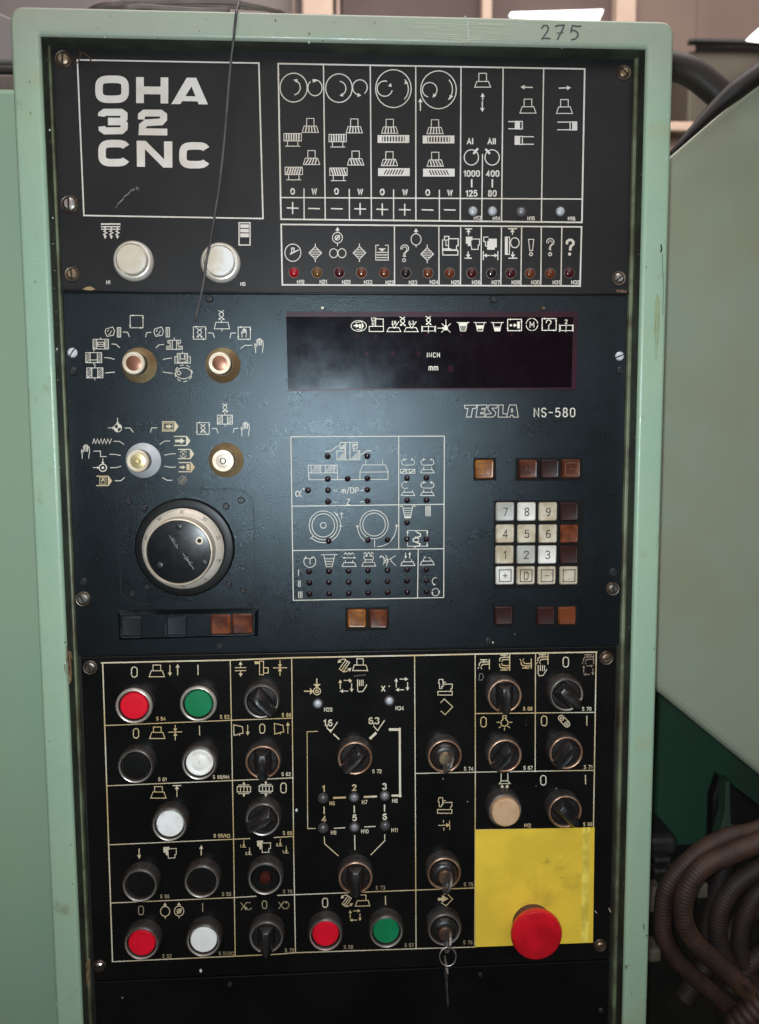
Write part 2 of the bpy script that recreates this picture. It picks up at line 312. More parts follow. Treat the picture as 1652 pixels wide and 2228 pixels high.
g('W',5,[(0,6),(1.2,0),(2.5,5.6),(3.8,0),(5,6)]); g('O',4,[(0,1.6),(0,4.4),(1.2,6),(2.8,6),(4,4.4),(4,1.6),(2.8,0),(1.2,0),(0,1.6)]); g('M',4,[(0,0),(0,6),(2,2),(4,6),(4,0)])
g('T',3.6,[(0,6),(3.6,6)],[(1.8,6),(1.8,0)]); g('Z',3.2,[(0,6),(3.2,6),(0,0),(3.3,0)]); g('D',3.4,[(0,0),(0,6),(2,6),(3.4,4.6),(3.4,1.4),(2,0),(0,0)]); g('P',3.2,[(0,0),(0,6),(2.4,6),(3.2,5.2),(3.2,3.6),(2.4,2.8),(0,2.8)])
g('L',3,[(0,6),(0,0),(3,0)]); g('E',3,[(3,6),(0,6),(0,0),(3,0)],[(0,3.1),(2.6,3.1)]); g('-',2.6,[(0,3),(2.6,3)]); g('+',3.4,[(0,3),(3.4,3)],[(1.7,1.3),(1.7,4.7)])
g('/',2,[(0,-.4),(2,6.4)]); g('.',.5,[(0,.25),(.5,.25)]); g(',',.5,[(.4,.6),(0,-1)]); g('m',4,[(0,0),(0,4)],[(0,3.2),(.7,4),(1.4,4),(2,3.2),(2,0)],[(2,3.2),(2.7,4),(3.4,4),(4,3.2),(4,0)])
g('x',2.6,[(0,0),(2.6,4)],[(0,4),(2.6,0)]); g(' ',1.6); g('c',2.4,[(2.4,3.2),(1.7,4),(.7,4),(0,3.2),(0,.8),(.7,0),(1.7,0),(2.4,.8)])
g('a',3.6,[(3.7,4.2),(2.9,2.2),(2.0,.5),(1,0),(.2,.7),(0,2.1),(.4,3.5),(1.3,4.1),(2.1,3.4),(2.8,1.2),(3.8,0)])
g('o',1.2,[(0,5),(.6,5.6),(1.2,5),(.6,4.4),(0,5)])

class Pen:
    """collects strokes drawn in survey pictures and lays them as thin ink on a plate"""
    def __init__(s, reg, w=4.6, h=0.0, m=None, parent=None):
        s.q = reg; s.w = w; s.h = h; s.m = m; s.par = parent; s.V = []; s.F = []; s.k = 0
    def pt(s, x, y): s.z = s.h+0.00022+0.000012*(s.k % 14); p = P(s.q, x, y, s.h); return Vector((p.x, -s.z, p.z))
    def f(s, pts):
        s.k += 1; n = len(s.V); s.V += [s.pt(*p) for p in pts]; s.F.append(tuple(range(n, n+len(pts)))); return s
    def l(s, pts, w=None, close=False):
        w = (w or s.w)/2; s.k += 1
        Q = [Vector((p[0], p[1])) for p in pts]
        Q = [p for i, p in enumerate(Q) if i == 0 or (p-Q[i-1]).length > 0.4]
        if close and (Q[0]-Q[-1]).length < 0.5: Q.pop()
        m = len(Q)
        if m < 2: return s
        n0 = len(s.V)
        for i, p in enumerate(Q):
            a = Q[i-1] if (i > 0 or close) else None; b = Q[(i+1) % m] if (i < m-1 or close) else None
            d1 = (p-a).normalized() if a is not None else None; d2 = (b-p).normalized() if b is not None else None
            if d1 is None: nn = Vector((-d2.y, d2.x)); sc = 1; e = -d2*(w*0.6 if w < 8 else 0)
            elif d2 is None: nn = Vector((-d1.y, d1.x)); sc = 1; e = d1*(w*0.6 if w < 8 else 0)
            else:
                n1 = Vector((-d1.y, d1.x)); n2 = Vector((-d2.y, d2.x)); nn = n1+n2; e = Vector((0, 0))
                if nn.length < 0.2: nn = n1; sc = 1
                else: nn.normalize(); sc = min(1.9, 1/max(0.3, nn.dot(n1)))
            A = p+nn*w*sc+e; B = p-nn*w*sc+e
            s.V += [s.pt(A.x, A.y), s.pt(B.x, B.y)]
        for i in range(m if close else m-1):
            j = (i+1) % m; s.F.append((n0+2*i, n0+2*j, n0+2*j+1, n0+2*i+1))
        return s
    def ls(s, *L, w=None):
        for q in L: s.l(q, w)
        return s
    def r(s, x0, y0, x1, y1, w=None): return s.l([(x0, y0), (x1, y0), (x1, y1), (x0, y1)], w, True)
    def fr(s, x0, y0, x1, y1): return s.f([(x0, y0), (x1, y0), (x1, y1), (x0, y1)])
    def c(s, x, y, r, a0=0, a1=360, w=None, ry=None, n=None):
        ry = ry or r; full = abs(a1-a0) >= 360; n = n or max(6, int(abs(a1-a0)/15))
        pts = [(x+r*cos(radians(a0+(a1-a0)*k/n)), y-ry*sin(radians(a0+(a1-a0)*k/n))) for k in range(n if full else n+1)]
        return s.l(pts, w, full)
    def disc(s, x, y, r, ry=None): return s.f([(x+r*cos(2*pi*k/14), y+(ry or r)*sin(2*pi*k/14)) for k in range(14)])
    def head(s, x, y, dx, dy, L=14, wd=8):
        n = math.hypot(dx, dy); dx /= n; dy /= n
        return s.f([(x+dx*L*.4, y+dy*L*.4), (x-dx*L*.6-dy*wd, y-dy*L*.6+dx*wd), (x-dx*L*.6+dy*wd, y-dy*L*.6-dx*wd)])
    def ar(s, x0, y0, x1, y1, L=14, wd=8, w=None): s.l([(x0, y0), (x1, y1)], w); return s.head(x1, y1, x1-x0, y1-y0, L, wd)
    def arc_ar(s, x, y, r, a0, a1, L=14, wd=8, w=None):
        s.c(x, y, r, a0, a1, w); sg = 1 if a1 > a0 else -1; a = radians(a1)
        return s.head(x+r*cos(a), y-r*sin(a), -sin(a)*sg, -cos(a)*sg, L, wd)
    def t(s, text, x, y, h, w=None, sp=1.5, sx=1.0, slant=0.0):
        """text centred on x, y with capital height h"""
        u = h/6; tot = sum(GL[c][0] for c in text)*sx+sp*(len(text)-1); cx = x-tot*u/2
        for c in text:
            for st in GL[c][1]: s.l([(cx+px*u*sx+slant*py*u, y+h/2-py*u) for px, py in st], w)
            cx += (GL[c][0]*sx+sp)*u
        return s
    def done(s, name, label=None, parent=None):
        if not s.V: return None
        # keep every face turned to the viewer
        o = centred(name, s.V, s.F, s.m, parent or s.par)
        if label: o['label'] = label
        return o

# ------------------------------------------------------------------ setting behind and around the cabinet
def slab(name, pts, h, thick, m, parent=None, b=0.004):
    """solid with the surveyed outline on its front face, standing h in front of (or behind) the panel"""
    bm = bmesh.new(); fr = [bm.verts.new(U(x, y, h)) for x, y in pts]
    f = bm.faces.new(fr); r = bmesh.ops.extrude_face_region(bm, geom=[f])
    for v in r['geom']:
        if isinstance(v, bmesh.types.BMVert): v.co.y += thick
    bmesh.ops.recalc_face_normals(bm, faces=bm.faces)
    if b: bmesh.ops.bevel(bm, geom=[e for e in bm.edges if abs(e.verts[0].co.y-e.verts[1].co.y) < 1e-6], offset=b, segments=3, affect='EDGES', profile=0.5)
    bm.verts.index_update(); V = [v.co.copy() for v in bm.verts]; Fc = [tuple(v.index for v in q.verts) for q in bm.faces]; bm.free()
    return centred(name, V, Fc, m, parent, None, False)
def zbox(name, x0, y0, x1, y1, h, thick, m, parent=None, b=0.003, z0=None):
    a = U(x0, y0, h); c = U(x1, y1, h)
    V, Fc = box_vf(a.x, c.x, -h, -h+thick, z0 if z0 is not None else c.z, a.z, b); return centred(name, V, Fc, m, parent, None, False)

V_, F_ = box_vf(-4, 4, -4, 3.2, -0.05, 0.0); tag(centred('floor', V_, F_, FLOOR, None), kind='structure')
BD = -2.2                                                           # distance of the hall wall behind the panel
wall = zbox('wall', -2600, -1400, 4200, 1200, BD-0.08, 0.1, WALLG, None, 0, 0.0)
tag(wall, kind='structure')
win = empty('hall_window', U(900, 40, BD), 'brown glazed window with cream mullions in the wall above the cabinet', 'window')
zbox('pane', 735, -900, 1057, 300, BD, 0.03, BROWNG, win); zbox('pane', 1067, -900, 1360, 300, BD, 0.03, BROWNG, win)
zbox('mullion', 645, -900, 728, 300, BD+0.06, 0.10, CREAM, win, 0.006); zbox('jamb', 625, -900, 644, 300, BD+0.03, 0.07, PINKW, win)
zbox('jamb', 729, -900, 737, 300, BD+0.03, 0.07, PINKW, win)
zbox('mullion', 1055, -900, 1069, 300, BD+0.05, 0.08, CREAM, win); zbox('mullion', 1362, -900, 1378, 300, BD+0.05, 0.08, CREAM, win)
pw = zbox('pink_partition', 1379, -900, 1508, 300, BD+0.02, 0.06, WALLM, None); tag(pw, 'dusty pink partition behind the top right corner of the cabinet', 'partition')
pw2 = zbox('pink_lintel', 1400, -900, 2400, 110, BD+0.01, 0.04, WALLM, None); tag(pw2, 'dusty pink wall panel above the dark beam', 'wall panel')
oc = zbox('olive_locker', 1500, 108, 2400, 700, BD+0.30, 0.30, OLIVE, None, 0.01, 0.0); tag(oc, 'olive brown locker below the dark beam in the far right corner', 'locker')
bm_ = zbox('dark_beam', 1503, 84, 2400, 107, BD+0.34, 0.03, BEAM, None, 0.006); tag(bm_, 'blue grey horizontal beam across the top right corner', 'beam')
sl = empty('window_ledge', U(1480, 280, BD+0.5), 'cream ledge seen beside the top right of the cabinet', 'ledge')
zbox('ledge_board', 1400, 262, 1512, 286, BD+0.5, 0.2, CREAM, sl, 0.006); zbox('ledge_front', 1400, 287, 1500, 340, BD+0.46, 0.16, PINKW, sl)
def tube_lamp(pts, h, label):
    o = slab('tube_light', pts, h, 0.03, LIGHT, None, 0); tag(o, label, 'lamp'); return o
tube_lamp([(1112, 27), (1313, 21), (1300, 52), (1240, 46)], BD+0.10, 'bright white tube light seen over the top edge of the cabinet')
tube_lamp([(1634, 78), (1652, 62), (1700, 60), (1700, 85)], BD+0.45, 'small bright light at the right edge beside the dark beam')

lc = zbox('side_cover', -420, 181, 150, 2400, -0.075, 0.22, GREEN_L, None, 0.006, 0.0)
tag(lc, 'pale green machine cover standing left of the cabinet', 'machine cover')
bl = empty('brown_bracket', U(5, 160, -0.33), 'brown metal bracket above the left green cover', 'bracket')
zbox('bracket_plate', -60, 158, 40, 230, -0.32, 0.05, CABLE, bl, 0.004); zbox('bracket_foot', -60, 138, 40, 157, -0.34, 0.05, DARK, bl, 0.004)
gs = slab('grey_panel', [(-200, -60), (30, 40), (60, 135), (-200, 135)], -0.40, 0.03, WALLG, None); tag(gs, 'slanted grey sheet in the top left corner', 'sheet')

hs = slab('machine_housing', [(1230, 529), (1466, 327), (1560, 245), (1652, 166), (1800, 36), (2400, 36), (2400, 2300), (1652, 1686), (1423, 1499), (1230, 1340)], -0.115, 0.30, GREEN_R, None, 0.008)
tag(hs, 'large worn green machine housing with slanted edges right of the cabinet', 'machine housing')
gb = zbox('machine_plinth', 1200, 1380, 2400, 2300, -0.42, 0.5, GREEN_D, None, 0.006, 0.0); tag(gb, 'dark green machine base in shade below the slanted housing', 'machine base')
tube('edge_hose', [U(1440, 352, -0.105), U(1468, 325, -0.10), U(1510, 282, -0.098), U(1560, 232, -0.096), U(1610, 190, -0.09), U(1660, 155, -0.085), U(1720, 118, -0.08)],
     lambda i, t: 0.0012+0.0085*min(1, t*1.6), RUBBER)
tag(bpy.data.objects['edge_hose'], 'black rubber hose tapering along the slanted top edge of the housing', 'hose')
tube('bent_pipe', [U(1390, 130, -0.30), U(1460, 143, -0.30), U(1505, 158, -0.30), U(1550, 192, -0.30), U(1600, 240, -0.30), U(1680, 330, -0.30)], 0.0165, RUBBER, n=16)
tag(bpy.data.objects['bent_pipe'], 'thick dark pipe coming from behind the top right of the cabinet', 'pipe')

# dark machinery and conduits low on the right
IRON = mat('black_iron', (0.007, 0.007, 0.006), 0.5, var=(0.016, 0.014, 0.012), vscale=18, vamt=0.7)
pm = empty('pump_block', U(1470, 1830, -0.30), 'dark oily machine block behind the conduits', 'machine block')
zbox('block_body', 1400, 1880, 1560, 2300, -0.28, 0.05, IRON, pm, 0.006, 0.30); zbox('block_cap', 1412, 1822, 1475, 1862, -0.25, 0.10, DARK, pm, 0.008)
zbox('block_rib', 1425, 1868, 1462, 1880, -0.235, 0.05, DARK, pm, 0.003); zbox('block_rib', 1425, 1892, 1462, 1904, -0.235, 0.05, DARK, pm, 0.003)
zbox('block_plate', 1395, 1932, 1438, 1985, -0.245, 0.02, BEIGE, pm, 0.002); zbox('block_foot', 1390, 2068, 1440, 2095, -0.23, 0.03, BEIGE, pm, 0.004)
dv = slab('dark_column', [(1552, 1740), (1568, 1690), (1660, 1760), (1900, 1940), (1900, 2400), (1535, 2400)], -0.30, 0.02, IRON, None); tag(dv, 'black machine column under the slanted housing edge', 'column')
tf = slab('iron_fin', [(1580, 1700), (1590, 1700), (1592, 1790), (1600, 1805), (1562, 1830), (1578, 1770)], -0.27, 0.02, GREEN_D, None, 0.002); tag(tf, 'thin green metal fin in the dark above the conduits', 'fin')
bt = zbox('beige_tag', 1518, 1924, 1541, 1955, -0.20, 0.012, BEIGE, None, 0.002); tag(bt, 'small beige tag between the conduits', 'tag')
def conduit(pts, h, r, m, label, pitch=0.0036, hs_=None):
    pp = [U(x, y, (hs_[i] if hs_ else h)) for i, (x, y) in enumerate(pts)]
    path = catmull(pp, pitch/3)
    tube_o = tube_vf(path, lambda i, t: r*(1.0+(0.02 if i % 3 else -0.05)), 16)
    o = centred('corrugated_conduit', tube_o[0], tube_o[1], m, None, None, True); tag(o, label, 'conduit', 'conduits beside the cabinet'); return o
Z32 = lambda L: [d('C32', x, y) for x, y in L]
conduit(Z32([(1900,-120),(1652,30),(1480,70),(1340,135),(1225,225),(1135,320),(1083,430),(1072,560),(1080,670),(1135,785),(1230,890),(1340,985),(1450,1080),(1535,1160),(1640,1260)]), -0.10, 0.0092, HOSE, 'dusty conduit bending nearest the cabinet, leftmost of the bundle')
c2 = conduit(Z32([(1900,-20),(1652,105),(1480,180),(1350,235),(1262,310),(1213,410),(1193,520),(1212,620),(1275,720),(1370,810),(1470,900),(1560,985),(1660,1080)]), -0.075, 0.0102, HOSE, 'thick dusty conduit in front, nested inside the leftmost one')
conduit(Z32([(1900,330),(1652,480),(1560,565),(1480,655),(1410,760),(1300,900),(1200,1050)]), -0.19, 0.0120, HOSE_D, 'wide dark conduit slanting behind the front conduits')
conduit(Z32([(1480,180),(1420,330),(1375,470),(1335,620),(1330,780),(1420,1000)]), -0.21, 0.0100, HOSE_D, 'dark conduit hanging steeply behind the front conduits')
conduit(Z32([(1800,640),(1652,790),(1560,880),(1480,1000)]), -0.17, 0.0110, HOSE_D, 'short dark conduit low at the right edge')
conduit(Z32([(1750,215),(1600,300),(1480,400),(1412,540),(1405,690),(1470,860),(1600,1040)]), -0.15, 0.0105, HOSE_D, 'dark conduit curving just inside the two front conduits')
conduit(Z32([(1800,330),(1660,400),(1580,520),(1540,660),(1545,800),(1620,960)]), -0.17, 0.0100, HOSE_D, 'dark conduit at the right edge, between the front bends and the short one')
cu = empty('conduit_coupling', P('C32', 1580, 1150, -0.07), 'ribbed coupling where the front conduits end, bottom right corner', 'coupling')
pth = catmull([P('C32', 1500, 1215, -0.075), P('C32', 1580, 1150, -0.07), P('C32', 1690, 1060, -0.065)], 0.002)
V_, F_ = tube_vf(pth, lambda i, t: 0.0135 if (i//2) % 2 else 0.0122, 20); centred('ribbed_sleeve', V_, F_, HOSE, cu, None, 40)
pth = catmull([P('C32', 1570, 945, -0.06), P('C32', 1600, 1000, -0.06)], 0.004)
V_, F_ = tube_vf(pth, 0.0042, 14); centred('clamp_screw', V_, F_, HOSE, cu, None, 40)

# cable coil lying on the cabinet roof and the wires
def loop(cx, cy, rx, rz, h0, tw, n=26, ph=0):
    return [U(cx, cy, h0)+Vector((rx*cos(2*pi*k/n+ph), rz*sin(2*pi*k/n+ph)*1.0, 0.002*sin(2*pi*k/n*2+tw))) for k in range(n+1)]

# ------------------------------------------------------------------ the cabinet
HF = 0.022
xl, xr = U(109, 600, HF).x, U(1395.5, 600, HF).x
xlo, xro = U(48, 600, HF).x, U(1455.5, 600, HF).x
zt, zto = U(740, 89.5, HF).z, U(740, 28, HF).z
PXL, PXR = U(151, 1000).x, U(1357.5, 1000).x
wl = 0.5*((xl-xlo)+(xro-xr)); wt = zto-zt
cab = empty('control_cabinet', (0.5*(xl+xr), 0.14, 0.0), 'pale green machine control cabinet with black panels of buttons, knobs and keys', 'control cabinet')
def frame_loop(o, h, rad, zb=0.10, n=5):
    """rounded rectangle o outside the opening"""
    k = wt/wl; pts = []
    x0, x1, z1, z0 = xl-o, xr+o, zt+o*k, zb-o
    for cx_, cz_, a0 in ((x1-rad, z1-rad, 0), (x0+rad, z1-rad, 90), (x0+rad, z0+rad, 180), (x1-rad, z0+rad, 270)):
        for j in range(n): a = radians(a0+90*j/(n-1)); pts.append(Vector((cx_+rad*cos(a), -h, cz_+rad*sin(a))))
    return pts
prof = [(0.0, -0.004), (0.0, 0.012), (0.0001, 0.0185), (0.0006, 0.0203), (0.0016, 0.0214), (0.0030, 0.02195), (0.0036, HF), (wl*0.5, HF+0.00005), (wl-0.0032, HF), (wl-0.0026, HF-0.00005), (wl-0.0012, HF-0.0008), (wl-0.0003, HF-0.0022), (wl, HF-0.0040), (wl, HF-0.006), (wl, -0.30)]
V_, F_ = [], []; n = 20
for o, h in prof: V_ += frame_loop(o, h, 0.0004+0.0095*max(0, o)/wl)
for i in range(len(prof)-1):
    for k in range(n): F_.append((i*n+k, i*n+(k+1) % n, (i+1)*n+(k+1) % n, (i+1)*n+k))
b0 = (len(prof)-1)*n; F_.append(tuple(range(b0+n-1, b0-1, -1)))
REVEAL = mat('shaded_grimy_reveal_paint', (0.045, 0.06, 0.036), 0.5, var=(0.022, 0.02, 0.014), vscale=22, vamt=0.8)  # grime on the reveal, with the shade of the recess put into the colour
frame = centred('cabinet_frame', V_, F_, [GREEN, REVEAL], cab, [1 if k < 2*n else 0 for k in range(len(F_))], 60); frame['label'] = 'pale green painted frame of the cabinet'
fl_v = []
for x0, x1, z0, z1 in ((xl-0.001, PXL-0.0004, 0.09, zt+0.001), (PXR+0.0004, xr+0.001, 0.09, zt+0.001)):
    fl_v.append(box_vf(x0, x1, -0.0035, 0.006, z0, z1, 0.0008))
v, f = merge(*fl_v); centred('panel_flange', v, f, GREEN_EDGE, cab, None, 40)
# grimy rubbed patches and weld on the frame
def patch(pts, h, m, name, label=None):
    o = Pen('D', m=m, parent=cab); o.h = h; o.f(pts); q = o.done(name, label, frame); return q
FT = HF+0.0006
pn = Pen('C0', 9, HF+0.0003, PENCIL, frame)
pn.l([(346,170),(358,154),(376,153),(386,168),(380,190),(362,214),(346,234),(366,230),(396,233)]).l([(428,160),(440,154),(480,152),(470,180),(455,208),(440,238)]).l([(440,200),(474,196)], 7)
pn.l([(582,156),(566,160),(530,155),(522,182),(545,184),(562,198),(564,216),(548,234),(524,240)]).l([(528,188),(518,196)], 5).done('handwritten_number', 'number 275 pencilled on the frame')
pn = Pen('B0', 5, HF+0.0004, PRINT_F, frame); pn.m = mat('pale_weld', (0.45, 0.50, 0.43), 0.5)
pn.l([(1215,98),(1226,110),(1233,130),(1231,160),(1236,190),(1240,235)], 7).done('weld_seam')
pn = Pen('A22', 6, HF+0.0003, RUST, frame)
random.seed(3)
for k in range(16):
    x = 388+random.random()*46; y = 560+random.random()*150+(x-388)*0.9; L = 30+random.random()*75
    pn.l([(x, y), (x+random.random()*4-1, y+L*0.5), (x+3+random.random()*3, y+L)], 2+random.random()*6)
pn.done('rust_streak')
pn = Pen('A32', 6, 0.0062, RUST, frame)
for k in range(22):
    x = 512+random.random()*30; y = 780+random.random()*170; L = 15+random.random()*60
    pn.l([(x, y), (x+random.random()*6-3, y+L)], 3+random.random()*8)
pn.done('rust_streak')
pn = Pen('C32', 4, HF-0.0005, mat('chipped_paint_edge', (0.62, 0.64, 0.58), 0.5), frame)
for a, b in ((40,95),(230,262),(285,330),(345,372),(385,400),(410,428),(440,470),(480,560),(572,590),(640,668)):
    pn.l([(972-a*0.011, a), (973-b*0.011, b)], 4+random.random()*3)
pn.done('chipped_edge')
pn = Pen('C7', 5, HF+0.0003, SLOT, frame); pn.l([(1062,345),(1066,372),(1060,388)], 9).l([(1070,400),(1074,520),(1076,640),(1072,770)], 2.5).disc(392,-400,2)
pn.done('paint_chip')
pn = Pen('C32', 5, HF+0.0003, mat('grey_chip', (0.16, 0.17, 0.16), 0.6), frame); pn.disc(853, 858, 9, 12).disc(866, 846, 4).l([(957,600),(962,632)], 9).disc(886,1015,4).done('paint_chip')
pn = Pen('B0', 3, HF+0.00035, mat('rubbed_paint', (0.50, 0.50, 0.36), 0.5), frame)
for k in range(46):
    x = 860+random.random()*520; y = 128+random.random()*128; L = 30+random.random()*150
    pn.l([(x, y), (x+L, y+L*0.03+random.random()*2)], 1+random.random()*1.8)
pn.done('rubbed_paint')

OIL = mat('oil_stain', (0.225, 0.27, 0.135), 0.4, var=(0.30, 0.36, 0.22), vscale=60, vamt=0.7)
random.seed(11)
pn = Pen('C7', 6, HF+0.0002, OIL, frame)
for k in range(15):
    x = 1030+random.random()*42; y = 640+random.random()*180; L = 60+random.random()*150; wv_ = random.random()*6
    pn.l([(x, y), (x-2+wv_*.3, y+L*.5), (x-5, y+L)], 2+random.random()*5)
pn.done('oil_stain')
CHIP = mat('paint_chip', (0.075, 0.07, 0.05), 0.6); CHIP_L = mat('bare_primer_chip', (0.50, 0.53, 0.46), 0.5)
edge = []
for k in range(90):
    t = random.random(); side = random.choice((0, 0, 1, 1, 2, 2))
    if side == 0: q = (60+62*t+random.choice((-52*0+45, 2, 44, 43)), 90+2100*t)
    elif side == 1: q = (1398-52*t+random.choice((3, 5, 58, 57, 20)), 110+2080*t)
    else: q = (100+1300*t, random.choice((78, 74, 33, 60))+32*t)
    edge.append(q)
pa = Pen('D', 3, HF+0.00025, CHIP, frame); pb = Pen('D', 3, HF+0.00025, CHIP_L, frame)
for k, (x, y) in enumerate(edge):
    p_ = pa if k % 3 else pb; r_ = 0.5+random.random()*1.5; m_ = random.randint(5, 7)
    p_.f([(x+r_*(0.6+random.random()*.7)*cos(2*pi*j/m_), y+r_*(0.7+random.random()*1.2)*sin(2*pi*j/m_)) for j in range(m_)])
tag(pa.done('paint_chips'), kind='stuff'); tag(pb.done('primer_chips'), kind='stuff')
def plate(name, x0, x1, yt, yb, h, thick, m, label, b=0.0008):
    """black front plate between two surveyed seam heights"""
    z1, z0 = U(740, yt, h).z, U(740, yb, h).z
    V, Fc = box_vf(x0, x1, -h, -h+thick, z0, z1, b); o = centred(name, V, Fc, m, cab, None, False); o['label'] = label; return o
YS1, YS2, YS3 = 638.5, 1416.5, 2113.0
HU, HM, HL = 0.0012, 0.0, 0.0010
up = plate('upper_panel', PXL, PXR, 96, YS1-1.2, HU, 0.004, BLACK_U, 'upper black panel with pictogram tables and large lettering')
mp = plate('display_panel', PXL, PXR, YS1+1.2, YS2-1.2, HM, 0.004, BLACK_M, 'middle black hammered panel with display, dial and keypad')
lp = plate('switch_panel', PXL+0.003, PXR-0.003, YS2+1.4, YS3-1.2, HL, 0.004, BLACK_L, 'lower black panel with gold ruled boxes of switches')
bp_ = plate('blank_panel', PXL+0.003, PXR-0.003, YS3+1.4, 2900, HL-0.0005, 0.004, BLACK_B, 'plain black plate below the switches')
v, f = box_vf(PXL-0.02, PXR+0.02, 0.006, 0.012, 0.08, zt+0.02); centred('back_plate', v, f, SLOT, cab)
# curled lower edge of the upper foil
pth = catmull([P('A7', x, y, HU+0.0004) for x, y in ((385,616),(480,614),(520,606),(545,604),(580,616),(700,622),(900,626),(1200,628),(1500,630),(1652,632))]+[P('B7', x, y, HU+0.0004) for x, y in ((300,636),(800,638),(1300,638))]+[P('C7', x, y, HU+0.0004) for x, y in ((300,636),(600,636),(868,636))], 0.004)
V_, F_ = tube_vf(pth, lambda i, t: 0.0011*(0.7+0.5*mnoise.noise(Vector((i*0.11, 0, 0)))), 8); centred('foil_edge', V_, F_, BLACK_U, up, None, True)
pn = Pen('A7', 4, HU+0.0012, mat('torn_foil', (0.30, 0.20, 0.10), 0.6), up); pn.f([(495,612),(520,598),(545,594),(575,612),(548,618),(520,616)]).done('torn_foil')

# ------------------------------------------------------------------ screws
def dshape(r, s, ang0, h0, h1, rt):
    lo, hi = [], []
    a = math.acos(s/r); m = 9
    for k in range(m):
        t = -a+2*a*k/(m-1); lo.append((r*cos(t), r*sin(t))); at = math.acos(min(1, s/rt)); t2 = -at+2*at*k/(m-1); hi.append((rt*cos(t2), rt*sin(t2)))
    c, q = cos(ang0), sin(ang0)
    f = lambda p, h: (p[0]*c-p[1]*q, -h, p[0]*q+p[1]*c)
    return prism_vf([f(p, h1) for p in hi], [f(p, h0) for p in lo])
def screw_mesh(r, m, hh=0.0022, slot=0.14):
    a = dshape(r, r*slot, 0, 0.0004, hh*0.6, r*0.93); b = dshape(r, r*slot, pi, 0.0004, hh*0.6, r*0.93)
    c = dshape(r*0.93, r*slot, 0, hh*0.6, hh, r*0.66); e = dshape(r*0.93, r*slot, pi, hh*0.6, hh, r*0.66)
    V, Fc = merge(a, b, c, e); k = len(Fc); fl = box_vf(-r*0.98, r*0.98, -hh*0.35, -0.0003, -r*slot*1.15, r*slot*1.15)
    fl = ([Vector((v.z, v.y, v.x)) for v in fl[0]], fl[1]); V2, F2 = merge((V, Fc), fl)
    return mesh('screw', V2, F2, [m, SLOT], [0]*k+[1]*(len(F2)-k), 25)
SCM = {}
def screw(px, py, r, m, ang, washer=None, h=HM, tilt=0, label=None):
    key = (round(r, 5), m.name)
    if key not in SCM: SCM[key] = screw_mesh(r, m)
    c = U(px, py, h); hw = 0.0012 if washer else 0
    o = link('screw', SCM[key], cab, T((c.x, c.y-hw, c.z)) @ Matrix.Rotation(radians(ang), 4, 'Y') @ Matrix.Rotation(radians(tilt), 4, 'X'))
    if washer:
        kw = ('w', round(washer, 5))
        if kw not in SCM: SCM[kw] = lathe_mesh('washer', [(washer, 0), (washer, 0.0008), (washer*0.92, 0.0014), (r*1.12, 0.0012), (r*1.05, 0.0006)], WASHER, 28)
        w = link('washer', SCM[kw], o, T(c))
    if label: o['label'] = label
    return o
# angle 0 = upright slot
screw(139,129,.0052,STEEL_R,4,.0070,HU); screw(152,445,.0055,STEEL,0,.0072,HU); screw(158,597,.0044,STEEL_R,-4,.0062,HU)
screw(1357,158.5,.0046,STEEL_R,-48,.0062,HU); screw(1346,606,.0044,STEEL,52,.0063,HU)
screw(457,650.5,.0032,SCREW_B,20); screw(1074,652,.0033,SCREW_B,40); screw(702,671,.0019,STEEL,-40); screw(1181,671,.0019,STEEL_R,-30)
screw(158.5,767.5,.0042,ALU,35); screw(160,808,.0037,SCREW_B,-60); screw(1348,775,.0040,ALU,70); screw(1349,806,.0036,SCREW_B,30)
screw(183,1265.5,.0036,SCREW_B,-20); screw(181.5,1303,.0050,STEEL,-25,.0066); screw(1334,1245,.0040,SCREW_B,60); screw(1333,1281,.0046,STEEL,-4,.0062)
screw(478.5,1405,.0036,SCREW_B,70); screw(1062,1394,.0033,SCREW_B,10)
screw(197,1452,.0050,STEEL,-12,.0062,HL); screw(1319,1431.5,.0046,STEEL_R,80,.0064,HL); screw(217,2101.5,.0048,STEEL,50,.0058,HL); screw(1306,2056,.0044,STEEL_R,72,.0060,HL)
screw(500.5,2140.5,.0024,SCREW_B,10,None,HL); screw(1045,2119.5,.0022,SCREW_B,10,None,HL); screw(1307,2197,.0026,SCREW_B,30,None,HL)

# ------------------------------------------------------------------ indicator lamps
LM = {}
def lens_mesh(r, hh, m):
    k = (r, m.name)
    if k not in LM: LM[k] = lathe_mesh('lens', [(r, 0.0003), (r, hh*0.4)]+[(r*cos(t), hh*0.4+hh*0.6*sin(t)) for t in (0.35, 0.7, 1.0, 1.25, 1.45)], m, 18)
    return LM[k]
def led(px, py, m, r=0.0027, hh=0.0034, ring=None, h=HM, label=None, reg='D'):
    px, py = d(reg, px, py); c = U(px, py, h+hh*0.4) if ring is None else U(px, py, h+0.001)
    c.y = -h
    if ring is None:
        o = link('indicator_lamp', lens_mesh(r, hh, m), cab, T(c))
    else:
        ro, mm = ring; k = ('r', ro, mm.name)
        if k not in LM: LM[k] = lathe_mesh('lamp_collar', [(ro, 0.0002), (ro, 0.0009), (ro*0.95, 0.0013), (r*1.08, 0.0013), (r*1.02, 0.0004)], mm, 22)
        o = link('indicator_lamp', LM[k], cab, T(c)); link('lens', lens_mesh(r, hh, m), o, T(c))
    if label: o['label'] = label
    return o
COLLAR = mat('lamp_collar_metal', (0.24, 0.19, 0.165), 0.4, metal=0.5, var=(0.12, 0.08, 0.065), vscale=90, vamt=0.8)
COLLAR_D = mat('lamp_collar_dark', (0.07, 0.06, 0.055), 0.45, metal=0.4)
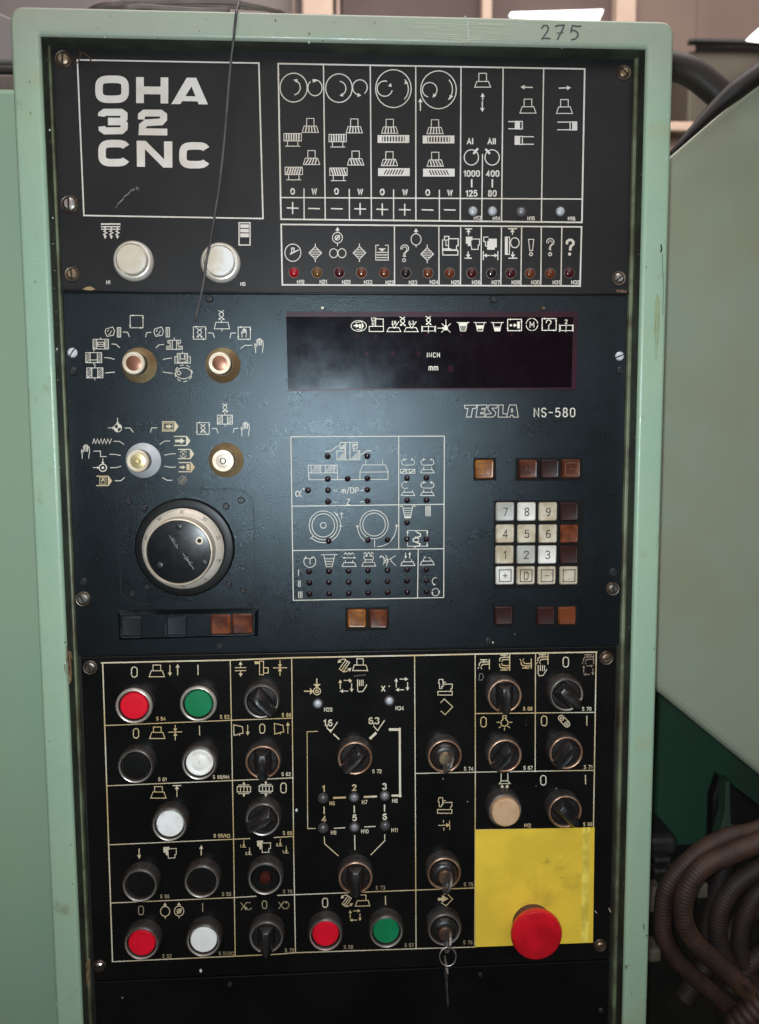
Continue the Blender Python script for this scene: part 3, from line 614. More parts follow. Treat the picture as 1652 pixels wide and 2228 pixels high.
for x, m, l in ((190,LED_R,'bright red lamp H19'),(328,LED_A,'amber lamp H21'),(462,LED_D,'dark red lamp H20'),(595,LED_O,'orange lamp H33'),(732,LED_O,'orange lamp H22'),(862,LED_K,'black lamp H23'),(995,LED_O,'orange lamp H24'),(1125,LED_O,'orange lamp H25'),(1258,LED_D,'dark red lamp H26'),(1376,LED_K,'black lamp H27'),(1492,LED_D,'dark red lamp H28'),(1608,LED_O,'orange lamp H30')):
    led(x, 511+x*0.003, m, .0040, .0034, (.0048, COLLAR), HU, l, 'B7')
led(397,517,LED_O,.0040,.0034,(.0048,COLLAR),HU,'orange lamp H31','C7'); led(512,514,LED_D,.0040,.0034,(.0048,COLLAR),HU,'dark red lamp H32','C7')
for r_, x, y, m, l in (('B7',1265,142,LED_W,'milky white lamp H13'),('B7',1382,142,LED_W,'milky white lamp H14'),('B7',1555,143,LED_G,'small grey white lamp H15'),('C7',458,144,LED_W,'milky white lamp H16')):
    led(x, y, m, .0037 if 'H15' not in l else .0031, .0036, (.0047, COLLAR_D), HU, l, r_)
for x, y in ((392,487),(630,487),(393,624),(512,623),(631,621),(274,693),(394,692),(631,689),(395,760),(632,757),(869,620),(986,618),(869,753),(986,752),(869,887),(398,996),(634,992),(751,991),(869,987),(985,986)):
    led(x, y, LED_M, h=HM, reg='B15')
for i, x in enumerate((281,399,517,634,751,869,985)):
    for j, y in enumerate((130,197,264)):
        led(x+j*0.7, y-(x-281)*0.0185, LED_M, h=HM, reg='B22')
for x, y, m, l in ((333,322,LED_W,'milky lamp H29'),(763,305,LED_W,'milky lamp H34'),(365,890,LED_S,'dark lamp H6'),(551,885,LED_G,'grey lamp H7'),(735,876,LED_G,'grey lamp H8'),(365,1070,LED_S,'dark lamp H9'),(553,1065,LED_G,'grey lamp H10'),(737,1055,LED_S,'dark lamp H11')):
    led(x, y, m, .0034, .0038, (.0048, COLLAR_D), HL, l, 'B26')

# ------------------------------------------------------------------ push buttons
def sub(px, py, h, hr):
    """base point on the plate (height h) of a part whose front ring, hr above the plate, is seen at px, py"""
    c = U(px, py, h+hr); return Vector((c.x, -h, c.z))
HB = 0.0118
CHROME_P = mat('bezel_chrome', (0.56, 0.51, 0.45), 0.30, metal=0.5, var=(0.40, 0.34, 0.28), vscale=50, vamt=0.7, rvar=0.06)
CHROME_C = mat('coppery_bezel_edge', (0.40, 0.24, 0.15), 0.36, metal=0.45, var=(0.20, 0.09, 0.05), vscale=60, vamt=0.8, rvar=0.08)
BZ = lathe_mesh('bezel', [(.0163, 0), (.0162, .006), (.0160, .0094), (.0157, .0108), (.0150, .0117), (.0142, HB+.0002), (.0136, .0117), (.0132, .0106), (.0130, .0050)], [BARREL, CHROME_P], 44, fm=[0,0,1,1,1,1,1,0,0])
CHROME_D = mat('dulled_bezel_edge', (0.40, 0.36, 0.33), 0.34, metal=0.5, var=(0.24, 0.20, 0.18), vscale=50, vamt=0.7, rvar=0.06)
BZ_B = lathe_mesh('bezel', [(.0163, 0), (.0162, .006), (.0160, .0094), (.0157, .0108), (.0150, .0117), (.0142, HB+.0002), (.0136, .0117), (.0132, .0106), (.0130, .0050)], [BARREL, CHROME_D], 44, fm=[0,0,0,0,0,1,1,0,0])
BZ_R = lathe_mesh('bezel', [(.0163, 0), (.0162, .006), (.0160, .0094), (.0157, .0108), (.0150, .0117), (.0142, HB+.0002), (.0136, .0117), (.0132, .0106), (.0130, .0050)], [BARREL, CHROME_C], 44, fm=[0,0,0,0,1,1,1,0,0])
BZ_W = lathe_mesh('bezel', [(.0166, 0), (.0166, .0018), (.0160, .0040), (.0146, .0058), (.0137, .0060), (.0134, .0048), (.0132, .002)], [mat('bright_bezel_chrome', (0.80, 0.74, 0.66), 0.30, metal=0.25, var=(0.60, 0.51, 0.41), vscale=50, vamt=0.7)], 48)
def capmesh(m, top, r=0.0126, dish=0.0):
    if m is WHT: return lathe_mesh('button_cap', [(r, 0.002), (r, top-0.0011), (r*0.985, top-0.0005), (r*0.93, top), (r*0.78, top), (r*0.70, top-0.0006), (r*0.58, top-0.0006), (r*0.50, top-0.0001), (r*0.2, top+0.0004), (0.0002, top+0.0005)], m, 36)
    return lathe_mesh('button_cap', [(r, 0.002), (r, top-0.0011), (r*0.985, top-0.0005), (r*0.94, top), (r*0.80, top+0.0001-dish), (r*0.45, top+0.0002-dish), (0.0002, top+0.0002-dish)], m, 36)
CAPS = {}
def button(px, py, m, label, bez=BZ, top=0.0105, h=HL, hr=HB, r=0.0120, reg='D', dish=0.0):
    px, py = d(reg, px, py); c = sub(px, py, h, hr)
    o = link('push_button', bez, cab, T(c)); o['label'] = label
    k = (m.name, top, r, dish)
    if k not in CAPS: CAPS[k] = capmesh(m, top, r, dish)
    link('button_cap', CAPS[k], o, T(c)); return o
button(797, 437, WHT_H, 'white capped lamp button H1 on the upper panel', BZ_W, .0092, HU, .0045, .0124, 'A7')
button(1322, 447, WHT_H, 'white capped lamp button H5 on the upper panel', BZ_W, .0092, HU, .0045, .0124, 'A7')
button(803, 340, RED, 'red button S 54', reg='A26'); button(1190, 327, GRN, 'green button S 53', reg='A26')
button(814, 702, BLK, 'black button S 61', BZ_B, .0085, reg='A26'); button(1197, 683, WHT, 'stained white button S 60', BZ_B, .0100, reg='A26')
button(1018, 1052, WHT_N, 'white button S 59', BZ_B, .0100, reg='A26')
button(840, 373, BLK, 'black button S 56', BZ_B, .0085, reg='A32'); button(1211, 350, BLK, 'black button S 55', BZ_B, .0085, reg='A32')
button(850, 722, RED, 'red button S 52', BZ_B, reg='A32'); button(1222, 705, WHT_N, 'white button S 51', BZ_B, .0100, reg='A32')
button(380, 670, RED, 'red button S 58', BZ_B, .0095, reg='B32'); button(745, 652, GRN, 'green button S 57', BZ_B, .0095, reg='B32')
button(1458, 965, IVO, 'ivory lamp button H12 above the yellow placard', BZ_B, .0165, HL, HB, .0128, 'B26')

# ------------------------------------------------------------------ rotary selector switches and key switches
DISC = lathe_mesh('knob_disc', [(.0131, .004), (.0131, .0088), (.0122, .0098), (.0105, .0100), (.0004, .0100)], BLK_M, 32)
def handle_mesh(L0, L1, wb, wt_, hh):
    """grip bar: pointer end at -Z"""
    fr = [(-wt_/2, -hh+0.002, L0*0.72), (wt_/2, -hh+0.002, L0*0.72), (wt_/2*1.05, -hh, 0.001), (wt_/2*0.8, -hh+0.001, -L1*0.88), (0, -hh+0.002, -L1*0.98), (-wt_/2*0.8, -hh+0.001, -L1*0.88), (-wt_/2*1.05, -hh, 0.001)]
    bk = [(-wb/2, -0.009, L0), (wb/2, -0.009, L0), (wb/2*1.1, -0.009, 0.001), (wb/2*0.85, -0.009, -L1*0.92), (0, -0.009, -L1), (-wb/2*0.85, -0.009, -L1*0.92), (-wb/2*1.1, -0.009, 0.001)]
    bm = bmesh.new(); V, Fc = prism_vf(fr, bk); vs = [bm.verts.new(v) for v in V]
    for q in Fc: bm.faces.new([vs[i] for i in q])
    bmesh.ops.recalc_face_normals(bm, faces=bm.faces)
    bmesh.ops.bevel(bm, geom=list(bm.edges), offset=0.0007, segments=2, affect='EDGES', profile=0.5, clamp_overlap=True)
    me = bpy.data.meshes.new('switch_handle'); bm.to_mesh(me); bm.free(); me.materials.append(BLK_M)
    me.polygons.foreach_set('use_smooth', [True]*len(me.polygons)); me.set_sharp_from_angle(angle=radians(28)); return me
HND = handle_mesh(.0116, .0152, .0160, .0050, .0205)
def selector(px, py, ang, label, bez=BZ_B, reg='D'):
    px, py = d(reg, px, py); c = sub(px, py, HL, HB)
    o = link('rotary_switch', bez, cab, T(c)); o['label'] = label
    link('knob_disc', DISC, o, T(c)); link('switch_handle', HND, o, T(c) @ Matrix.Rotation(radians(ang), 4, 'Y')); return o
# ang: 0 points down, positive swings the pointer to the viewer's left
selector(569.5, 1527, -42, 'rotary switch S 66 with pointer down right', BZ_B, 'D'); selector(572, 1659, 0, 'rotary switch S 62 pointing down', BZ_R)
selector(572, 1784, 62, 'rotary switch S 65 turned to the lower left', BZ_B); selector(579.5, 2041, 0, 'rotary switch S 79 in the dark lowest row')
selector(557, 652, 42, 'rotary switch S 72 with gold rimmed bezel', BZ_R, 'B26'); selector(560, 327, 0, 'rotary switch S 73 with worn brown top', BZ_R, 'B32')
selector(1457, 278, 0, 'rotary switch S 68 with copper coloured bezel', BZ_R, 'B26'); selector(1457, 637, 38, 'rotary switch S 67 with bright lower rim', BZ_R, 'B26')
selector(497, 270, -46, 'rotary switch S 70 at the top right', BZ_B, 'C26'); selector(494, 620, 38, 'rotary switch S 71 below the faucet symbols', BZ_R, 'C26')
selector(488, 973, -42, 'rotary switch S 69 above the yellow placard', BZ_R, 'C26')
# dark red lamp button S 78
c = sub(577, 1913, HL, HB); o = link('push_button', BZ_B, cab, T(c)); o['label'] = 'black button S 78 with small dark red lamp'
link('button_cap', lathe_mesh('button_cap', [(.0128, .003), (.0128, .0080), (.0115, .0090), (.0060, .0086), (.0057, .0075)], BLK, 32), o, T(c))
link('lens', lathe_mesh('lens', [(.0056, .007), (.0055, .0100), (.0046, .0118), (.0026, .0127), (.0003, .0129)], mat('brown_red_lens', (0.05, 0.010, 0.007), 0.12, spec=0.6), 24), o, T(c))
# key switches
KD = lathe_mesh('lock_body', [(.0128, .003), (.0128, .0095), (.0118, .0125), (.0100, .0150), (.0085, .0158), (.0066, .0160), (.0064, .0150)], BLK_M, 36)
LC = lathe_mesh('lock_cylinder', [(.0063, .010), (.0063, .0172), (.0056, .0182), (.0032, .0182), (.0030, .0172), (.0002, .0172)], LOCKB, 28)
LCR = lathe_mesh('lock_cylinder', [(.0064, .010), (.0064, .0180), (.0056, .0190), (.0002, .0190)], LOCKR, 28)
def keybow():
    """flat bow that stands out of the lock: lies in the plane x = 0, from h = .015 to .042"""
    ol = []
    for k in range(20):
        a = 2*pi*k/20; ol.append((0.0285+0.0118*cos(a), 0.0092*sin(a)))
    tip = [(0.0195, 0.0042), (0.0150, 0.0036), (0.0150, -0.0036), (0.0195, -0.0042)]
    pts = [p for p in ol if p[0] > 0.0200]
    pts.sort(key=lambda p: math.atan2(p[1], p[0]-0.0285)); pts = pts+tip
    ins = [(0.0335+0.0028*cos(2*pi*k/12), 0.0028*sin(2*pi*k/12)) for k in range(12)]
    bm = bmesh.new(); out = []
    for sx in (-0.00095, 0.00095):
        a = [bm.verts.new((sx, -p[0], p[1])) for p in pts]; b = [bm.verts.new((sx, -p[0], p[1])) for p in ins]
        ea = [bm.edges.new((a[i], a[(i+1) % len(a)])) for i in range(len(a))]; eb = [bm.edges.new((b[i], b[(i+1) % len(b)])) for i in range(len(b))]
        bmesh.ops.triangle_fill(bm, edges=ea+eb, use_beauty=True); out.append((a, b))
    for j in (0, 1):
        A, B = out[0][j], out[1][j]
        for i in range(len(A)): bm.faces.new((A[i], A[(i+1) % len(A)], B[(i+1) % len(A)], B[i]))
    bmesh.ops.recalc_face_normals(bm, faces=bm.faces)
    me = bpy.data.meshes.new('key'); bm.to_mesh(me); bm.free(); me.materials.append(KEYM); return me
KB = keybow()
def keyswitch(px, py, lock, label, reg, bez, ang, klabel, swing):
    px, py = d(reg, px, py); c = sub(px, py, HL, HB)
    o = link('key_switch', bez, cab, T(c)); o['label'] = label
    link('lock_body', KD, o, T(c)); link('lock_cylinder', lock, o, T(c))
    k = link('key', KB, None, T(c) @ Matrix.Rotation(radians(ang), 4, 'Y') @ Matrix.Rotation(radians(swing), 4, 'X'))
    tag(k, klabel, 'key', 'keys in the key switches'); return c
keyswitch(1097, 640, LC, 'key switch S 74 with brass cylinder', 'B26', BZ_R, 24, 'nickel key in the topmost key switch, with brass cylinder', -3)
keyswitch(1092, 300, LCR, 'key switch S 75 with rusty cylinder', 'B32', BZ_R, 22, 'nickel key in the middle key switch, above the arrow symbol', -3)
kc = keyswitch(1095, 638, LCR, 'key switch S 76 lowest of the key switches', 'B32', BZ_B, 14, 'nickel key in the lowest key switch, holding the wire ring', -2)
rg = P('B32', 1114, 797, 0.040); pts = [rg+Vector((0.0072*cos(t), 0.002*sin(t), 0.0074*sin(t))) for t in [2*pi*k/28 for k in range(29)]]
V_, F_ = tube_vf(pts, 0.00065, 8, False); tag(centred('key_ring', V_, F_, KEYM, None, None, True), 'thin wire ring hanging from the lowest key', 'key ring')
hk = empty('spare_key', P('B32', 1105, 850, 0.038), 'spare key hanging edge on from the wire ring', 'key')
a = P('B32', 1104, 843, 0.039); q = P('B32', 1103, 905, 0.036); e = P('B32', 1113, 1080, 0.030)
def bar(p0, p1, wx, wy, m, name, par):
    dirn = (p1-p0).normalized(); u = Vector((1, 0, 0)); u = (u-dirn*u.dot(dirn)).normalized(); w = dirn.cross(u)
    fr = [p0+u*wx+w*wy, p0-u*wx+w*wy, p0-u*wx-w*wy, p0+u*wx-w*wy]; bk = [p1+u*wx*.7+w*wy*.7, p1-u*wx*.7+w*wy*.7, p1-u*wx*.7-w*wy*.7, p1+u*wx*.7-w*wy*.7]
    V, Fc = prism_vf(fr, bk); return centred(name, V, Fc, m, par)
bar(a, q, .0009, .009, KEYM, 'key_bow', hk); bar(q, e, .0009, .0035, KEYM, 'key_blade', hk)

# ------------------------------------------------------------------ yellow placard and emergency stop
pts = [(1034.5, 1806), (1294, 1800), (1290.5, 2051), (1034.5, 2060.5)]
V_, F_ = prism_vf([U(x, y, HL+.0007) for x, y in pts], [U(x, y, HL+.0001) for x, y in pts]); pc = centred('yellow_placard', V_, F_, YEL, cab)
pts = [(1268, 1801.5), (1284, 1801), (1280, 2050), (1264.5, 2051)]
V_, F_ = prism_vf([U(x, y, HL+.0011) for x, y in pts], [U(x, y, HL+.0006) for x, y in pts]); centred('tape_strip', V_, F_, YEL_T, pc)
c = sub(*d('C32', 320, 676), HL, .0212)
es = link('emergency_stop', lathe_mesh('stop_collar', [(.0185, 0), (.0182, .006), (.0160, .009), (.0125, .010), (.0120, .017)], mat('red_brown_collar', (0.09, 0.03, 0.025), 0.5), 40), cab, T(c)); es['label'] = 'red emergency stop button over the yellow placard'
link('mushroom_cap', lathe_mesh('mushroom_cap', [(.0125, .0125), (.0210, .0128), (.0228, .0138), (.0234, .0155), (.0234, .0185), (.0224, .0205), (.0200, .0213), (.0120, .0216), (.0060, .0216), (.0003, .0215)],
     mat('red_stop_plastic', (0.60, 0.008, 0.018), 0.30, var=(0.40, 0.005, 0.011), vscale=50, vamt=0.7, stains=(((0.10, 0.008, 0.010), 60, 0.60, 0.75, 0.7),)), 52), es, T(c))

# ------------------------------------------------------------------ four mode knobs of the middle panel
def knob(px, py, skirt, cap, rim, label, plain=False, reg='A7', body=KNOBG):
    px, py = d(reg, px, py); c = U(px, py, HM+.0015); c.y = 0
    o = link('mode_knob', lathe_mesh('knob_skirt', [(.0148, .0004), (.0150, .0016), (.0140, .0034), (.0108, .0075), (.0096, .0098)], skirt, 44), cab, T(c)); o['label'] = label
    link('knob_body', lathe_mesh('knob_body', [(.0096, .009), (.0092, .0195), (.0090, .0205)], body, 72, flute=((0, 1, 2), 0.045)), o, T(c))
    link('knob_rim', lathe_mesh('knob_rim', [(.0092, .0200), (.0092, .0212), (.0086, .0219), (.0074, .0219), (.0071, .0211)], rim, 40), o, T(c))
    link('knob_cap', lathe_mesh('knob_cap', [(.0072, .019), (.0070, .0209), (.0050, .0214), (.0025, .0216), (.0003, .0217)], cap, 36), o, T(c))
    if plain:
        me = bpy.data.meshes.get('cap_screw') or screw_mesh(.0026, STEEL if cap is CREAMC else GOLDC, .0010); me.name = 'cap_screw'
        s_ = screw_mesh(.0028, STEEL if cap is CREAMC else GOLDC, .0012); link('cap_screw', s_, o, T((c.x, c.y-.0212, c.z)) @ Matrix.Rotation(radians(-18), 4, 'Y'))
    return o
knob(838, 1068, BRASS, COPPER, RIM, 'mode knob with brown skirt and copper cap, left of two in the upper row')
knob(1340, 1068, BRASS, COPPER, RIM, 'mode knob with brown skirt below the square hand symbol')
knob(862, 513, ALU, GOLDC, RIM, 'mode knob with pale aluminium skirt and brass cap', True, 'A15', mat('grey_fluted_knob', (0.22, 0.20, 0.19), 0.4, metal=0.4))
knob(1360, 512, BRASS, CREAMC, RIM, 'mode knob with brown skirt and cream cap', True, 'A15')

# ------------------------------------------------------------------ hand wheel on its octagonal plate
def oct_pts(h): return [U(x, y, h) for x, y in (d('A15',770,689),d('A15',1440,688),d('A15',1519,752),d('A22',1530,248),d('A22',1468,311),d('A22',800,321),d('A22',733,264),d('A15',706,752))]
V_, F_ = prism_vf(oct_pts(.0022), oct_pts(.0002)); PLATE = mat('satin_black_plate', (0.007, 0.008, 0.010), 0.42, spec=0.4, tint=(0.6, 0.85, 1.0), var=(0.011, 0.012, 0.014), vscale=20, vamt=0.7, bump=0.3, bscale=900); dp = centred('dial_plate', V_, F_, BLACK_M, cab); pn = Pen('D', 1.6, HM-.0001, SLOT, mp); pn.l([d('A15',767,686),d('A15',1442,685),d('A15',1523,750),d('A22',1534,250),d('A22',1470,315),d('A22',798,325),d('A22',729,266),d('A15',702,750)], 1.8, True).done('plate_gap'); dp['label'] = 'octagonal black plate under the hand wheel'
def plate_screw(r_, x, y, a, t=0):
    px, py = d(r_, x, y); s_ = screw(px, py, .0030, SCREW_B, a, None, .0022); return s_
for r_, x, y, a in (('A15',775,760,30),('A15',870,797,60),('A15',1360,788,-30),('A15',1450,752,5),('A22',888,220,60),('A22',798,262,20),('A22',1375,207,80),('A22',1462,243,15)): plate_screw(r_, x, y, a)
c = U(403.5, 1190.5, .004); c.y = -.0022
BK = mat('black_wheel_plastic', (0.006, 0.006, 0.006), 0.40, spec=0.25, var=(0.010, 0.010, 0.010), vscale=30, vamt=0.7)
hw = link('hand_wheel', lathe_mesh('wheel_base', [(.0425, .0002), (.0425, .004), (.0412, .0062), (.0365, .0072), (.0350, .0070)], BK, 72), cab, T(c)); hw['label'] = 'round hand wheel with graduated ring'
link('scale_ring', lathe_mesh('scale_ring', [(.0352, .006), (.0352, .0110), (.0346, .0118), (.0290, .0168), (.0285, .0170)], [BK, SCALE], 72, fm=[0,0,1,1,1]), hw, T(c))
link('wheel_rim', lathe_mesh('wheel_rim', [(.0286, .0160), (.0284, .0300), (.0280, .0318), (.0277, .0326), (.0268, .0329), (.0264, .0321), (.0263, .0290)], [SCALE, RIM], 64, fm=[0,0,1,1,1,1,1]), hw, T(c))
link('wheel_face', lathe_mesh('wheel_face', [(.0263, .028), (.0261, .0315), (.0255, .0317), (.0003, .0317)], mat('black_wheel_face', (0.006, 0.007, 0.008), 0.30, spec=0.4, var=(0.012, 0.013, 0.015), vscale=40, vamt=0.7, rvar=0.04), 56), hw, T(c))
def facepoint(r_, x, y, hh=.0318): q = P(r_, x, y, .0022+hh); return q
q = facepoint('A15', 1200, 995)
link('finger_knob', lathe_mesh('finger_knob', [(.0034, 0), (.0034, .0012), (.0030, .0017), (.0019, .0017), (.0017, .0008), (.0002, .0008)], [RIM, SLOT], 24, fm=[0,0,0,0,1,1]), hw, T(q))
for r_, x, y in (('A15',1076,912),('A15',962,1143),('A15',1226,1128)):
    q = facepoint(r_, x, y); link('face_screw', screw_mesh(.0026, SCREW_B, .0008), hw, T(q) @ Matrix.Rotation(radians(40), 4, 'Y'))
# graduation: sixty marks on the sloping ring, figures every ten
V_, F_ = [], []
def on_ring(r, t, up=0.00012):
    k = (0.0346-r)/(0.0346-0.0290); return Vector((c.x+r*sin(t), c.y-(0.0118+0.0050*k)-up, c.z+r*cos(t)))
for k in range(100):
    t = 2*pi*k/100; L = 0.0027 if k % 10 == 0 else (0.0022 if k % 5 == 0 else 0.0015); w = 0.00013
    n_ = len(V_)
    for r in (0.0345, 0.0345-L):
        for s_ in (-w, w): V_.append(on_ring(r, t+s_/r))
    F_.append((n_, n_+1, n_+3, n_+2))
tag(centred('scale_marks', V_, F_, PRINT_K, hw), kind='stuff')
def ring_text(txt, deg):
    V, Fc = [], []; hgt = 0.0024; u = hgt/6; tot = sum(GL[ch][0] for ch in txt)*u+1.5*u*(len(txt)-1); x = -tot/2; t0 = radians(deg); rb = 0.0306
    for ch in txt:
        for st in GL[ch][1]:
            for (ax, ay), (bx, by) in zip(st, st[1:]):
                pa = (x+ax*u, rb+ay*u); pb = (x+bx*u, rb+by*u); dx, dy = pb[0]-pa[0], pb[1]-pa[1]; L = math.hypot(dx, dy) or 1; nx, ny = -dy/L*.00014, dx/L*.00014; n_ = len(V)
                for (X, R) in ((pa[0]+nx, pa[1]+ny), (pa[0]-nx, pa[1]-ny), (pb[0]-nx, pb[1]-ny), (pb[0]+nx, pb[1]+ny)): V.append(on_ring(R, t0+X/0.032, .00016))
                Fc.append((n_, n_+1, n_+2, n_+3))
        x += (GL[ch][0]+1.5)*u
    centred('scale_figure', V, Fc, PRINT_K, hw)
for i, tx in enumerate(('40','30','20','10','0','90','80','70','60','50')): ring_text(tx, i*36+0.5)
pn = Pen('A15', 3.0, .0022+.0317, mat('face_scratch', (0.20, 0.20, 0.21), 0.6), hw)
pn.l([(1100,1070),(1125,1110),(1150,1145),(1165,1165)], 4).l([(1108,1100),(1135,1120),(1160,1130)]).l([(1125,1090),(1140,1140)]).l([(1018,962),(1040,1000),(1070,1045)], 3).t('0', 1062, 1025, 18, 2).t('2', 1050, 1000, 16, 2).t('8', 1040, 985, 14, 2).done('face_scratch')

# ------------------------------------------------------------------ keys
KM = {}
def keymesh(m, w=.0152, hh=.0045, side=KEYS):
    k = (m.name, side.name, w)
    if k in KM: return KM[k]
    def ring(s, h, r):
        out = []
        for cx_, cz_, a0 in ((s-r, s-r, 0), (-s+r, s-r, 90), (-s+r, -s+r, 180), (s-r, -s+r, 270)):
            for j in range(4): a = radians(a0+30*j); out.append((cx_+r*cos(a), -h, cz_+r*sin(a)))
        return out
    L = [ring(w*.56, .0002, .0018), ring(w*.56, hh*.45, .0018), ring(w*.54, hh*.70, .0017), ring(w*.47, hh, .0010), ring(w*.45, hh*0.98, .0009)]
    V, Fc, fm = [], [], []
    for q in L: V += q
    for i in range(len(L)-1):
        for j in range(16): Fc.append((i*16+j, i*16+(j+1) % 16, (i+1)*16+(j+1) % 16, (i+1)*16+j)); fm.append(0 if i < 2 else 1)
    Fc.append(tuple(range(64, 80))); fm.append(1)
    KM[k] = mesh('key_cap', V, Fc, [side, m], fm, 30); return KM[k]
def keyprint(pts_list, c, h, w, m=PRINT_K, par=None):
    V, Fc = [], []
    for st in pts_list:
        for (ax, ay), (bx, by) in zip(st, st[1:]):
            dx, dy = bx-ax, by-ay; L = math.hypot(dx, dy) or 1; nx, ny = -dy/L*w, dx/L*w; ex, ey = dx/L*w*.8, dy/L*w*.8; n_ = len(V)
            for X, Z in ((ax-ex+nx, ay-ey+ny), (ax-ex-nx, ay-ey-ny), (bx+ex-nx, by+ey-ny), (bx+ex+nx, by+ey+ny)): V.append(Vector((c.x+X, c.y-h, c.z+Z)))
            Fc.append((n_, n_+1, n_+2, n_+3))
    return centred('key_legend', V, Fc, m, par)
def key(px, py, m, label, legend=None, reg='D', par=None, side=KEYS, w=.0152, hb=HM, boxed=False, ink=PRINT_K, hh=.0045, lw=.00040):
    px, py = d(reg, px, py); c = U(px, py, hb+hh); c.y = -hb
    o = link('key_cap', keymesh(m, w, hh, side), par or cab, T(c)); o['label'] = label
    if par is None or par is cab: host = o
    else: host = None
    segs = []
    if legend:
        u = .0066/6; tot = sum(GL[ch][0] for ch in legend)*u; x = -tot/2
        for ch in legend:
            for st in GL[ch][1]: segs.append([(x+a*u, b*u-.0033) for a, b in st])
            x += GL[ch][0]*u
    if boxed: s_ = .0053; segs.append([(-s_, -s_), (s_, -s_), (s_, s_), (-s_, s_), (-s_, -s_)])
    if segs and host is not None: keyprint(segs, c, hh+.00015, lw, ink, host)
    return o
def well(x0, y0, x1, y1, reg='D', m=SLOT, name='key_well', h=.0001):
    a = P(reg, x0, y0, 0); b = P(reg, x1, y1, 0)
    V, Fc = box_vf(a.x, b.x, -.0007, -.0001, b.z, a.z, .0004); return centred(name, V, Fc, m, cab)
KWELL = mat('key_well_black', (0.006, 0.006, 0.006), 0.7, spec=0.15)
well(1391, 755, 1391+525, 755+520, 'B15', KWELL)
rows = ((1113.6, 1099.8, 1146.6, 1193.2, 1239.0), (1161.6, 1099.6, 1146.6, 1193.2, 1239.4), (1207.2, 1098.8, 1145.6, 1192.0, 1238.6), (1252.6, 1099.4, 1145.0, 1190.6, 1238.4))
cols = ((('7',KEYG,'greyish white key 7'),('8',KEYW,'white key 8'),('9',KEYC,'yellowed key 9'),('',AMB_R,'dark brown key right of 9')),
        (('4',KEYC,'yellowed key 4'),('5',KEYC,'yellowed key 5 with worn spots'),('6',KEYC,'yellowed key 6'),('',AMB_O,'orange brown key right of 6')),
        (('1',KEYC,'yellowed key 1 with pencil marks'),('2',KEYG,'greyish white key 2'),('3',KEYW,'white key 3'),('',AMB_R,'dark brown key right of 3')),
        (('+',KEYW,'white plus key'),('0',KEYC,'yellowed key 0'),('-',KEYC,'yellowed minus key'),('.',KEYC,'yellowed decimal point key')))
for (y, *xs), rr in zip(rows, cols):
    for x, (t_, m, l) in zip(xs, rr): key(x, y, m, l, t_ or None, boxed=(y > 1240), side=KEYS if t_ else KEYB)
AM = mat('amber_key_legend', (0.12, 0.04, 0.012), 0.5)
well(1268, 498, 1403, 633, 'B15', KWELL)
well(1520, 498, 1920, 632, 'B15', KWELL)
key(1054.8, 1021.3, AMB, 'amber key standing alone above the keypad', 'I', side=AMB_D, boxed=True, ink=AM)
key(1149.6, 1020.8, AMB_D, 'brown amber key, first of the row of three', '0', side=KEYB, ink=AM); key(1196.8, 1020.6, AMB_R, 'nearly black key in the middle of the row of three', side=KEYB); key(1243.6, 1020.2, AMB_O, 'orange brown key at the end of the row of three', '-', side=AMB_D, boxed=True, ink=AM)
well(498, 346, 760, 480, 'B22', KWELL)
key(776.9, 1346.4, AMB, 'amber key below the lamp diagram', 'I', side=AMB_D, ink=AM, boxed=True); key(823.8, 1347.2, AMB_O, 'orange brown key below the lamp diagram', '-', side=AMB_D, ink=AM)
well(53, 332, 184, 460, 'C22', KWELL); well(303, 332, 565, 460, 'C22', KWELL)
key(1096.6, 1339.8, AMB_R, 'dark brown key alone below the keypad', side=KEYB); key(1188.6, 1340.6, AMB_R, 'dark brown key below the keypad, beside the lighter one', side=KEYB); key(1234.6, 1340.6, AMB_O, 'orange brown key below the keypad at the right', side=KEYB)
# key strip under the hand wheel
pf = [d('A22',722,392),d('A22',1532,378),d('A22',1530,508),d('A22',728,530)]; pb = [d('A22',708,362),d('A22',1554,349),d('A22',1552,516),d('A22',718,541)]
V_, F_ = prism_vf([U(x, y, .0052) for x, y in pf], [U(x, y, .0003) for x, y in pb]); ks = centred('key_strip', V_, F_, BLACK_M, cab); ks['label'] = 'raised black strip with four keys under the hand wheel'
def skey(x, y, m, label, legend=None, side=KEYB, hh=.0022, boxed=False):
    q = P('A22', x, y, .0052+hh); q.y = -.0052
    o = link('key_cap', keymesh(m, .0158, hh, side), cab, T(q)); o['label'] = label
    if legend:
        u = .0052/6; wd = GL[legend][0]*u; keyprint([[(a*u-wd/2, b*u-.0026) for a, b in st] for st in GL[legend][1]], q, hh+.00015, .0003, AM, o)
    return o
skey(790, 461, KEYB, 'black blank key at the left of the strip'); skey(1062, 456, KEYBL, 'dark blue blank key in the middle of the strip')
skey(1327, 449, AMB_O, 'amber plus key on the strip', '+', AMB_D); skey(1457, 445, AMB_O, 'amber minus key on the strip', '-', AMB_D)
pn = Pen('A22', 3, .0052, mat('key_edge_wear', (0.045, 0.05, 0.055), 0.5), ks); pn.l([(728,470),(730,515),(740,524),(840,522),(855,510)]).l([(996,440),(998,500),(1012,518),(1110,516)]).l([(1270,512),(1395,512)]).l([(1400,512),(1520,508)]).done('edge_wear')

